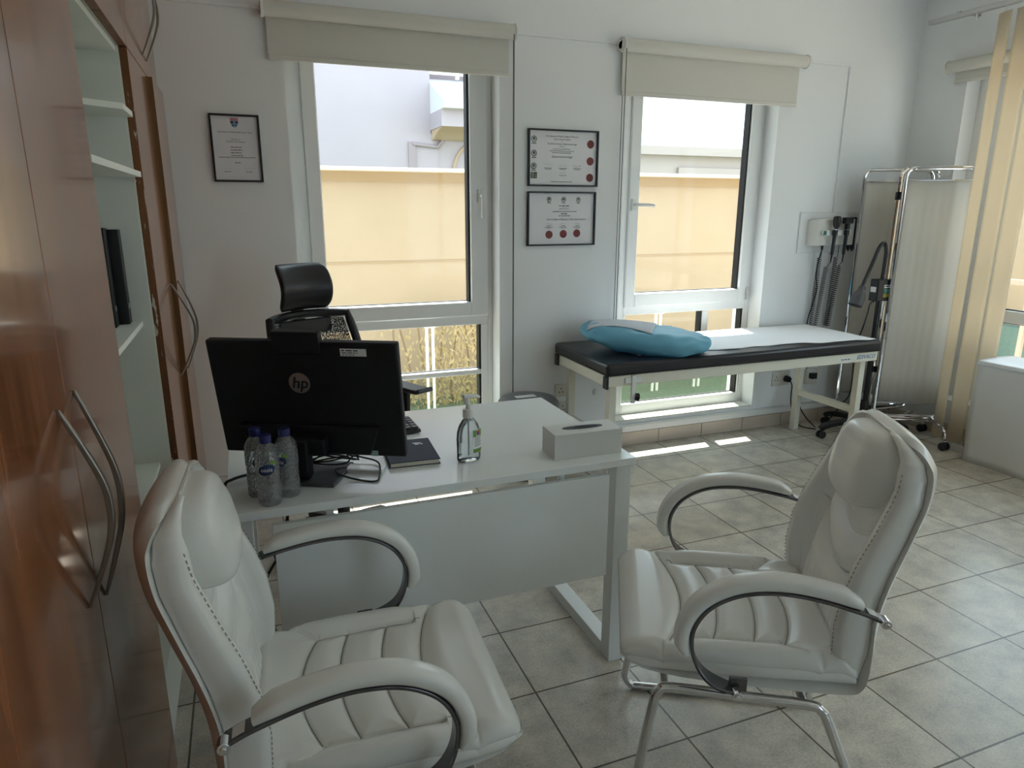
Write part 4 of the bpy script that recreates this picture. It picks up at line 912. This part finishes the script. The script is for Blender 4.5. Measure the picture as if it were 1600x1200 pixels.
b = MB(); b.grid(lambda u, v: pil(u, v), 72, 30); bmesh.ops.remove_doubles(b.b, verts=b.b.verts, dist=.0008); o = b.build('cover', M['blue'], t, angle=180)
b = MB()
def padf(u, v):
    x = -.31+.36*u; y = -.145+.29*v+.03*math.sin(u*4)
    q = max(.001, 1-(abs(x)/.365)**2.2-(abs(y)/.225)**2.4)
    return PM @ Vector((x, y, .071*q**.42*(1.05-.35*(x/.365)**2)+.020*(x/.365)**2+.009))
b.grid(padf, 26, 16); o = b.build('absorbent_pad', M['pad'], t); o.modifiers.new('solid', 'SOLIDIFY').thickness = .004

# ------------------------------------------------------------------ examination lamp on a wheeled stand
t = thing('examination_lamp', 'black gooseneck examination lamp on a wheeled stand beside the folding screen', 'lamp', (3.85, 3.31, 0))
hx, hy = 3.85, 3.31
for k in range(5):
    a = R(175+72*k); ca, sa = math.cos(a), math.sin(a); L_ = .335 if k == 0 else .27
    b = MB(); b.band(crv([(hx+.02*ca, hy+.02*sa, .10), (hx+.6*L_*ca, hy+.6*L_*sa, .098), (hx+.92*L_*ca, hy+.92*L_*sa, .082), (hx+L_*ca, hy+L_*sa, .062)], 5), lambda q: .05-.014*q, .032, (-sa, ca, 0)); lg = b.build('base_leg', M['blk'], t, bevel=.004)
    b = MB(); p = Vector((hx+L_*ca*.985, hy+L_*sa*.985, .026))
    for o in (-.013, .013): b.cyl(p+Vector((-sa*(o-.007), ca*(o-.007), 0)), p+Vector((-sa*(o+.007), ca*(o+.007), 0)), .026, 16)
    b.cyl(p, p+Vector((0, 0, .045)), .007, 8); b.build('caster', M['blk'], lg)
b = MB(); b.cyl((hx, hy, .07), (hx, hy, .24), .030, 18, .024); b.build('hub', M['blk'], t, bevel=.003)
MB().cyl((hx, hy, .24), (hx, hy, .93), .0165, 16).build('pole', M['blk'], t)
b = MB(); b.box(hx-.062, hx+.050, hy-.035, hy+.03, .915, 1.055); bx_ = b.build('control_box', M['blk'], t, bevel=.006)
b = MB(); b.cyl((hx+.05, hy, 1.02), (hx+.064, hy, 1.02), .014, 12); b.build('switch', M['blk'], bx_, bevel=.002)
LM = fr((hx+.018, hy-.0356, .985), (1, 0, 0), (0, 0, 1), (0, -1, 0))
for nm, m_, y0, y1 in (('label', M['chair_lab'], .015, .036), ('label', M['teal'], -.020, .013), ('label', M['ylw'], -.045, -.022)):
    b = MB(); rect(b, LM, -.027, .027, y0, y1); b.build(nm, m_, bx_, smooth=False)
b = MB(); L2 = LM @ Matrix.Translation((0, 0, .0004)); dashes(b, L2, 0, .026, .045, .006, 2); b.build('label_print', M['ink'], bx_, smooth=False)
b = MB(); dashes(b, L2, 0, .002, .042, .005, 3); dashes(b, L2, 0, -.010, .03, .004, 4); b.build('label_print', M['sage'], bx_, smooth=False)
b = MB(); rect(b, fr((hx-.0625, hy, .985), (0, -1, 0), (0, 0, 1), (-1, 0, 0)), -.02, .022, -.012, .022); b.build('label', M['chair_lab'], bx_, smooth=False)
goose = crv([(hx+.004, hy, 1.055), (hx+.006, hy, 1.14), (hx+.001, hy-.003, 1.235), (hx-.032, hy-.008, 1.283), (hx-.072, hy-.012, 1.255), (hx-.118, hy-.018, 1.16), (hx-.172, hy-.025, 1.055), (hx-.196, hy-.03, 1.005)], 8)
MB().tube(goose, .0115, 12).build('gooseneck', M['blk'], t)
ax = Vector((-.40, -.05, -.9)).normalized(); hm = fr(Vector((hx-.190, hy-.03, 1.018)), ax.orthogonal(), ax.cross(ax.orthogonal()), ax)
b = MB(); b.lathe([(0, 0), (.018, 0), (.021, .01), (.021, .03), (.034, .05), (.041, .08), (.043, .128), (.040, .130), (.036, .124), (0, .118)], 28, (0, 0, 0), hm); b.build('lamp_head', M['dark'], t, angle=45)
b = MB(); b.tube(crv([(hx-.05, hy-.01, .915), (hx-.085, hy-.01, .90), (hx-.095, hy-.01, .84), (hx-.115, hy-.005, .74), (hx-.13, hy+.02, .6), (hx-.09, hy+.05, .3), (hx-.11, hy+.09, .2), (hx-.17, hy+.18, .012), (3.66, 3.55, .012), (3.60, 3.62, .12), (3.54, 3.63, .30)], 6), .0042, 8); b.build('power_cord', M['cable'], t)

# ------------------------------------------------------------------ folding privacy screen
t = thing('folding_screen', 'chrome framed folding privacy screen with pale fabric panels on wheels', 'privacy screen', (4.05, 3.3, 0))
def panel(p0, p1, zt=1.742, zb=.145, ph=0):
    p0 = Vector((*p0, 0)); p1 = Vector((*p1, 0)); d = (p1-p0).normalized(); L = (p1-p0).length; r_c = .055; pts = []
    def at(s, z): return p0+d*s+Vector((0, 0, z))
    for cx, cz, a0 in ((L-r_c, zt-r_c, 90), (r_c, zt-r_c, 180), (r_c, zb+r_c, 270), (L-r_c, zb+r_c, 360)):
        pass
    for (cx, cz, a0) in ((r_c, zb+r_c, 180), (L-r_c, zb+r_c, 270), (L-r_c, zt-r_c, 0), (r_c, zt-r_c, 90)):
        for k in range(7): a = R(a0+15*k); pts.append(at(cx+r_c*math.cos(a), cz+r_c*math.sin(a)))
    f = MB().tube(pts, .0115, 10, closed=True).build('panel_frame', M['chrome'], t)
    nrm = Vector((d.y, -d.x, 0)); b = MB()
    b.grid(lambda u, v: at(.014+(L-.028)*u, .235+(1.668-.235)*v)+nrm*(.0008*math.sin(u*20+ph+v*1.5)*(.3+.7*v)+.0005*math.sin(u*49+ph)), 60, 8)
    o = b.build('fabric_panel', M['screen'], t); o.modifiers.new('solid', 'SOLIDIFY').thickness = .001
    for zz in (1.668, .235): MB().tube([at(.004, zz), at(L-.004, zz)], .005, 8).build('fabric_rod', M['chrome'], f)
panel((3.86, 3.555), (4.285, 3.395), ph=0)
panel((3.945, 3.352), (4.285, 3.345), ph=2)
panel((3.885, 3.262), (4.262, 3.068), ph=4)
b = MB(); b.cyl((3.945, 3.352, 1.55), (3.945, 3.352, 1.60), .017, 12); b.cyl((3.945, 3.352, .42), (3.945, 3.352, .46), .017, 12); b.build('hinge_collar', M['blk'], t)
def foot(a, c, e, up):
    a, c, e = Vector(a), Vector(c), Vector(e)
    b = MB(); b.tube(crv([a+Vector((0, 0, .055)), a+(c-a)*.12+Vector((0, 0, .11)), a+(c-a)*.45+Vector((0, 0, .135)), c+(e-c)*.55+Vector((0, 0, .135)), e+(c-e)*.12+Vector((0, 0, .11)), e+Vector((0, 0, .055))], 6), .011, 10); fo = b.build('foot_bar', M['chrome'], t)
    for p in (a, e):
        b = MB()
        for o in (-.012, .012): b.cyl(p+Vector((o-.008, 0, .027)), p+Vector((o+.008, 0, .027)), .027, 16)
        b.cyl(p+Vector((0, 0, .027)), p+Vector((0, 0, .075)), .007, 8); b.build('caster', M['blk'], fo)
foot((4.068, 2.868, 0), (4.19, 3.05, 0), (4.285, 3.20, 0), 0)
b = MB(); b.tube([(3.90, 3.25, .118), (4.255, 3.068, .118)], .009, 10); b.tube(crv([(3.86, 3.555, .16), (3.98, 3.35, .118), (4.10, 3.25, .122), (4.25, 3.26, .135)], 6), .008, 8); b.build('base_rail', M['chrome'], t)

# ------------------------------------------------------------------ wall diagnostic set
t = thing('diagnostic_set', 'wall mounted diagnostic set with two black handles and coiled cords', 'medical device', (3.72, W, 1.21))
MB().box(3.468, 4.0, W-.012, W, 1.207, 1.472).build('back_panel', M['clear'], t, bevel=.003)
b = MB(); b.poly([(3.532, W-.012, 1.252), (3.545, W-.088, 1.258), (3.556, W-.096, 1.258), (3.86, W-.096, 1.258), (3.86, W-.012, 1.252)], (0, 0, .172)); b.build('power_unit', M['device'], t, bevel=.006)
b = MB(); b.box(3.578, 3.815, W-.116, W-.096, 1.322, 1.358); b.build('handle_holder', M['pump'], t, bevel=.003)
b = MB(); rect(b, fr((3.585, W-.1166, 1.34), (1, 0, 0), (0, 0, 1), (0, -1, 0)), -.012, .014, -.014, .014); b.build('indicator', M['teal'], t, smooth=False)
for hx_, kind in ((3.652, 0), (3.752, 1)):
    b = MB(); yy = W-.135
    b.cyl((hx_, yy, 1.35), (hx_-.006, yy, 1.20), .0125, 14, .010); b.cyl((hx_-.006, yy, 1.20), (hx_-.010, yy, 1.15), .006, 8, .004); b.cyl((hx_, yy, 1.325), (hx_, yy, 1.36), .017, 14)
    h = b.build('handle', M['blk'], t, bevel=.001)
    b = MB()
    if kind == 0: b.lathe([(0, 0), (.010, 0), (.022, .022), (.026, .05), (.024, .078), (.014, .084), (0, .084)], 20, (hx_+.002, yy-.004, 1.365))
    else: b.box(hx_-.034, hx_+.030, yy-.02, yy+.016, 1.40, 1.44); b.cyl((hx_, yy, 1.362), (hx_, yy, 1.40), .017, 14)
    b.build('instrument_head', M['blk'], h, bevel=.003)
    b = MB(); b.cyl((hx_, yy, 1.358), (hx_, yy, 1.366), .009, 12); b.build('neck_ring', M['chrome'], h)
    b = MB()
    def helix(p0, p1, n, r): return [Vector(p0).lerp(Vector(p1), k/(n*9))+Vector((r*math.cos(2*PI*k/9), r*math.sin(2*PI*k/9), 0)) for k in range(n*9+1)]
    xb = hx_+.030 if kind == 0 else hx_+.045
    b.tube([(xb-.02-.03*(1-kind), W-.06, 1.256), (xb-.022-.03*(1-kind), W-.06, 1.19)]+helix((xb-.025-.03*(1-kind), W-.05, 1.175), (xb-.035-.02*(1-kind), W-.04, .70), 34, .0135), .0022, 5)
    b.tube([(hx_-.010, yy, 1.15), (hx_-.008, yy+.03, 1.12)]+helix((xb+.012, W-.05, 1.11), (xb-.015, W-.04, .70), 30, .0135), .0022, 5)
    b.build('coiled_cord', M['cable'], h)
b = MB()
for k in range(3): b.cyl((3.866+.022*k, W-.055-.012*k, 1.228), (3.866+.022*k, W-.055-.012*k, 1.44), .0115, 12); b.cyl((3.866+.022*k, W-.055-.012*k, 1.215), (3.866+.022*k, W-.055-.012*k, 1.23), .006, 8)
b.build('specula_dispenser', M['blk'], t)
b = MB(); b.cyl((3.64, W-.05, 1.254), (3.64, W-.05, 1.225), .010, 10, .006); b.tube(crv([(3.64, W-.05, 1.225), (3.642, W-.03, 1.15), (3.645, W-.02, 1.05), (3.665, W-.02, .96), (3.64, W-.02, .85), (3.615, W-.02, .75), (3.62, W-.012, .60), (3.64, W-.012, .48), (3.665, W-.02, .36)], 6), .0038, 8); b.build('power_cord', M['cable'], t)

# ------------------------------------------------------------------ sockets
def socket(label, x0, x1, z0, z1, n):
    o = MB().box(x0, x1, W-.008, W, z0, z1).build('wall_socket', M['socket'], bevel=.002); tag(o, label, 'socket', 'wall sockets')
    b = MB(); w = (x1-x0)/n
    for k in range(n):
        cx = x0+w*(k+.5); cz = (z0+z1)/2
        for dx, dz, sx, sz in ((0, .012, .003, .005), (-.011, -.010, .0045, .003), (.011, -.010, .0045, .003)): b.box(cx+dx-sx, cx+dx+sx, W-.0086, W-.0079, cz+dz-sz, cz+dz+sz)
    b.build('pin_holes', M['ink'], o, smooth=False); return o
socket('ivory wall socket between the waste bin and the couch, upper of two', 1.705, 1.785, .375, .455, 1)
socket('ivory wall socket between the waste bin and the couch, lower of two', 1.718, 1.798, .262, .342, 1)
socket('ivory double wall socket under the right end of the couch', 3.368, 3.52, .292, .392, 2)
t = thing('power_adapter', 'white cube adapter with a black plug on the wall under the couch', 'adapter', (3.69, W, .29))
b = MB(); b.box(3.635, 3.735, W-.05, W, .29, .395); b.build('adapter_body', M['socket'], t, bevel=.004)
b = MB(); b.box(3.65, 3.695, W-.085, W-.05, .335, .375); b.build('plug', M['blk'], t, bevel=.004)
b = MB(); rect(b, fr((3.712, W-.0505, .36), (1, 0, 0), (0, 0, 1), (0, -1, 0)), -.014, .014, -.012, .012); b.build('sticker', M['ylw'], t, smooth=False)
t = thing('power_plug', 'black round plug pushed into the double socket under the couch', 'plug', (3.487, W-.009, .325))
b = MB(); b.cyl((3.487, W-.009, .338), (3.487, W-.045, .338), .025, 16, .020); b.build('plug_body', M['blk'], t, bevel=.003)
b = MB(); b.tube(crv([(3.487, W-.045, .338), (3.49, W-.07, .30), (3.50, W-.06, .22), (3.53, W-.05, .12), (3.57, W-.09, .012), (3.62, W-.2, .006)], 6), .004, 8); b.build('cord', M['cable'], t)
tag(MB().lathe([(0, 0), (.022, 0), (.022, .004), (.014, .010), (0, .011)], 20, (0, 0, 0), fr((1.987, W, .382), (1, 0, 0), (0, 0, 1), (0, -1, 0))).build('wall_plug', M['pump']), 'small white round cap on the wall below the left end of the couch', 'wall cap')

# ------------------------------------------------------------------ cloth covered box at the right
t = thing('covered_bench', 'low bench draped in white cloth in front of the right wall slats', 'bench', (4.19, 1.9, 0))
def drape(u, v): return Vector((4.036+.004*math.sin(u*9+v*4)-.006*(1-v)+.003*math.sin(u*31+v*7), 1.2+(2.715-1.2)*u, .622*v))
b = MB(); b.grid(drape, 40, 14); b.grid(lambda u, v: Vector((4.036+.29*u, 2.715-.004*math.sin(u*7+v*5), .622*v)), 14, 14); o = b.build('drape', M['box_cloth'], t); s = o.modifiers.new('solid', 'SOLIDIFY'); s.thickness = .003; s.offset = 0
MB().box(4.046, 4.325, 1.21, 2.705, .0, .61).build('bench_body', M['box_cloth'], t, smooth=False)
b = MB(); b.grid(lambda u, v: Vector((4.030+.297*u, 1.2+(2.722-1.2)*v, .626+.003*math.sin(v*11+u*5)-.022*(1-ss(u/.05)))), 24, 40); o = b.build('top_sheet', M['sheet'], t); s = o.modifiers.new('solid', 'SOLIDIFY'); s.thickness = .003; s.offset = 1

# ------------------------------------------------------------------ outside
GZ = -.22
struct(MB().box(-8, 20, W+.28, 4.75, GZ-.2, GZ).build('outdoor_paving', M['pave'], smooth=False))
struct(MB().box(RX+.28, 20, -8, W+.28, GZ-.2, GZ).build('outdoor_paving', M['pave'], smooth=False))
struct(MB().box(-8, 20, 4.75, 20, GZ-.2, GZ).build('lawn', M['grass'], smooth=False))
b = MB(); b.box(-6, 7.6, 6.0, 6.2, GZ, 1.705); bw = struct(b.build('boundary_wall', M['peach'], smooth=False))
struct(MB().box(-6, 7.9, 5.86, 6.3, 1.785, 1.815).build('trim_3', M['coping'], bevel=.004))
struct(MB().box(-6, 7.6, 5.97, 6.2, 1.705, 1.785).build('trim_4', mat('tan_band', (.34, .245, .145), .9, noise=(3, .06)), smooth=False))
struct(MB().box(-6, 7.6, 5.993, 6.0, 1.032, 1.045).build('trim_5', M['peach_line'], smooth=False))
struct(MB().box(7.6, 7.8, -3, 6.2, GZ, 2.4).build('boundary_wall', M['peach'], smooth=False))
struct(MB().box(-1.2, 4.9, W+.28, 4.37, 2.62, 2.82).build('roof_eave', M['pwhite'], smooth=False))
for k, (x, y, lab) in enumerate(((1.395, 5.5, 'white double garden post outside the left window'), (3.61, 5.5, 'white double garden post outside the middle window, the left of two'), (4.09, 5.5, 'white double garden post outside the middle window, the right of two'))):
    t = thing('garden_post', lab, 'garden post', (x, y, GZ), 0, 'white garden posts on the lawn')
    for dx in (-.026, .026): MB().cyl((x+dx, y, GZ), (x+dx, y, .53), .013, 10).build('upright', M['post'], t)
    MB().box(x-.05, x+.05, y-.03, y+.03, .53, .585).build('post_cap', M['post'], t, bevel=.008)
t = thing('dapple_shrub', 'added khaki leaves standing in for dappled light on the outer wall, through the left window', 'shrub', (1.55, 5.75, GZ))  # added leaves imitate the dappled light and shade on the wall behind
random.seed(11); b = MB()
for k in range(900):
    a = random.random()*2*PI; hh = random.random(); q = Vector((1.62+random.gauss(0, .26)+.15*hh, 5.80-abs(random.gauss(0, .09)), GZ+.02+.92*hh*(1-.12*random.random())))
    d = Vector((random.uniform(-.5, .5), random.uniform(-.4, .2), random.uniform(-1, -.1))).normalized()*random.uniform(.035, .075); s_ = d.cross(Vector((random.uniform(-1, 1), -1, random.uniform(-.4, .4)))).normalized()*.010
    b.f([b.v(q), b.v(q+d*.5+s_), b.v(q+d), b.v(q+d*.5-s_)])
b.build('foliage', M['leaf'], t, smooth=False)
b = MB()
for k in range(7): x = 1.15+.13*k; b.tube(crv([(x, 5.8, GZ), (x+.03*math.sin(k*3), 5.78, .1), (x+.09*math.sin(k*5), 5.8, .55)], 4), .008, 6)
b.build('stem', M['bark'], t)
# neighbouring houses
t = thing('neighbour_house', 'pale pink house beyond the outer wall with a white balcony roof', 'house', (1.5, 13, GZ))
MB().box(-4, 3.16, 12, 16, GZ, 6.5).box(3.16, 5.6, 12, 16, GZ, 2.70).build('main_wall', M['pink'], t, smooth=False)
MB().box(3.16, 5.6, 12.35, 16, 2.70, 6.0).build('wing_wall', M['pink'], t, smooth=False)
b = MB(); b.poly([(3.16, 11.15, 3.02), (3.16, 12.35, 3.02), (3.16, 12.35, 3.62), (3.16, 12.2, 3.60), (3.16, 11.15, 3.12)], (2.4, 0, 0)); b.build('balcony_roof', M['pwhite'], t, smooth=False)
MB().box(3.16, 5.6, 11.3, 12.35, 2.76, 3.02).build('fascia', M['pink'], t, smooth=False)
b = MB(); b.poly([(3.17, 11.32, 2.76), (3.17, 12.0, 2.76), (3.17, 12.0, 2.60), (3.17, 11.9, 2.60), (3.17, 11.6, 2.70)], (2.4, 0, 0)); b.build('soffit', M['soffit'], t, smooth=False)
b = MB(); b.tube([(x, 11.97, z) for x, z in [(2.83, 2.53), (3.05, 2.51), (3.26, 2.49), (3.34, 2.58), (3.45, 2.70), (3.58, 2.80), (3.75, 2.88)]], .032, 6); b.build('arch_moulding', M['pinkd'], t, smooth=False)
b = MB(); b.box(2.76, 2.88, 11.96, 12.0, 1.4, 2.56); b.build('pilaster', M['pinkd'], t, smooth=False)
b = MB(); b.tube([(x, 11.98, z) for x, z in [(3.55, 1.6)]+arc_pts(4.05, 2.1, .5, 180, 0, 14)+[(4.55, 1.6)]], .03, 6); b.build('window_arch', M['soffit'], t, smooth=False)
b = MB()
for k in range(8): b.box(3.0, 5.6, 12.1, 12.13, 3.66+.10*k, 3.70+.10*k)
for k in range(5): b.box(3.05+.6*k, 3.1+.6*k, 12.08, 12.15, 3.6, 4.5)
b.build('balcony_railing', M['post'], t, smooth=False)
t = thing('roof_parapet', 'low beige building parapet beyond the outer wall under the bright sky', 'building', (11, 14.5, GZ))
MB().box(6.9, 22, 14.2, 18, GZ, 2.66).build('parapet_wall', M['beige'], t, smooth=False)
MB().box(6.85, 22, 14.0, 18, 2.66, 2.85).build('parapet_cap', M['beige'], t, smooth=False)
MB().box(9.6, 22, 14.12, 14.2, GZ, 2.40).build('lower_panel', M['beige'], t, smooth=False)
t = thing('garden_railing', 'taupe garden railing outside the right window', 'railing', (7.0, 4.5, GZ))
b = MB(); b.box(6.98, 7.02, 2.5, 6.0, .78, .83); b.build('top_rail', M['railp'], t, smooth=False)
for y in (3.2, 3.9, 4.35, 5.3): MB().box(6.98, 7.02, y-.02, y+.02, GZ, .78).build('rail_post', M['railp'], t, smooth=False)
tag(MB().box(7.42, 7.58, 1.0, 5.9, GZ, .30).build('low_hedge', M['hedge'], smooth=False), 'low green hedge along the outer wall behind the taupe railing', 'hedge')

# ------------------------------------------------------------------ light
w = bpy.data.worlds.new('sky'); bpy.context.scene.world = w; w.use_nodes = True
bg = w.node_tree.nodes['Background']; bg.inputs[0].default_value = (.70, .87, 1.0, 1); bg.inputs[1].default_value = 1.6
sun = bpy.data.lights.new('sun', 'SUN'); sun.energy = 9.0; sun.angle = R(.55); sun.color = (1, .97, .92)
so = bpy.data.objects.new('sun', sun); C.objects.link(so); so.rotation_euler = Vector((-.134, -.477, -1)).to_track_quat('-Z', 'Y').to_euler()

sc = bpy.context.scene
sc.view_settings.view_transform = 'Standard'; sc.view_settings.look = 'None'; sc.view_settings.gamma = 1; sc.view_settings.use_curve_mapping = False
sc.view_settings.exposure = 1.41
cy = sc.cycles; cy.max_bounces = 14; cy.diffuse_bounces = 8; cy.glossy_bounces = 5; cy.transmission_bounces = 10; cy.transparent_max_bounces = 16
cy.caustics_reflective = False; cy.caustics_refractive = False; cy.sample_clamp_indirect = 6
try: cy.use_denoising = True; cy.denoiser = 'OPENIMAGEDENOISE'
except Exception: pass
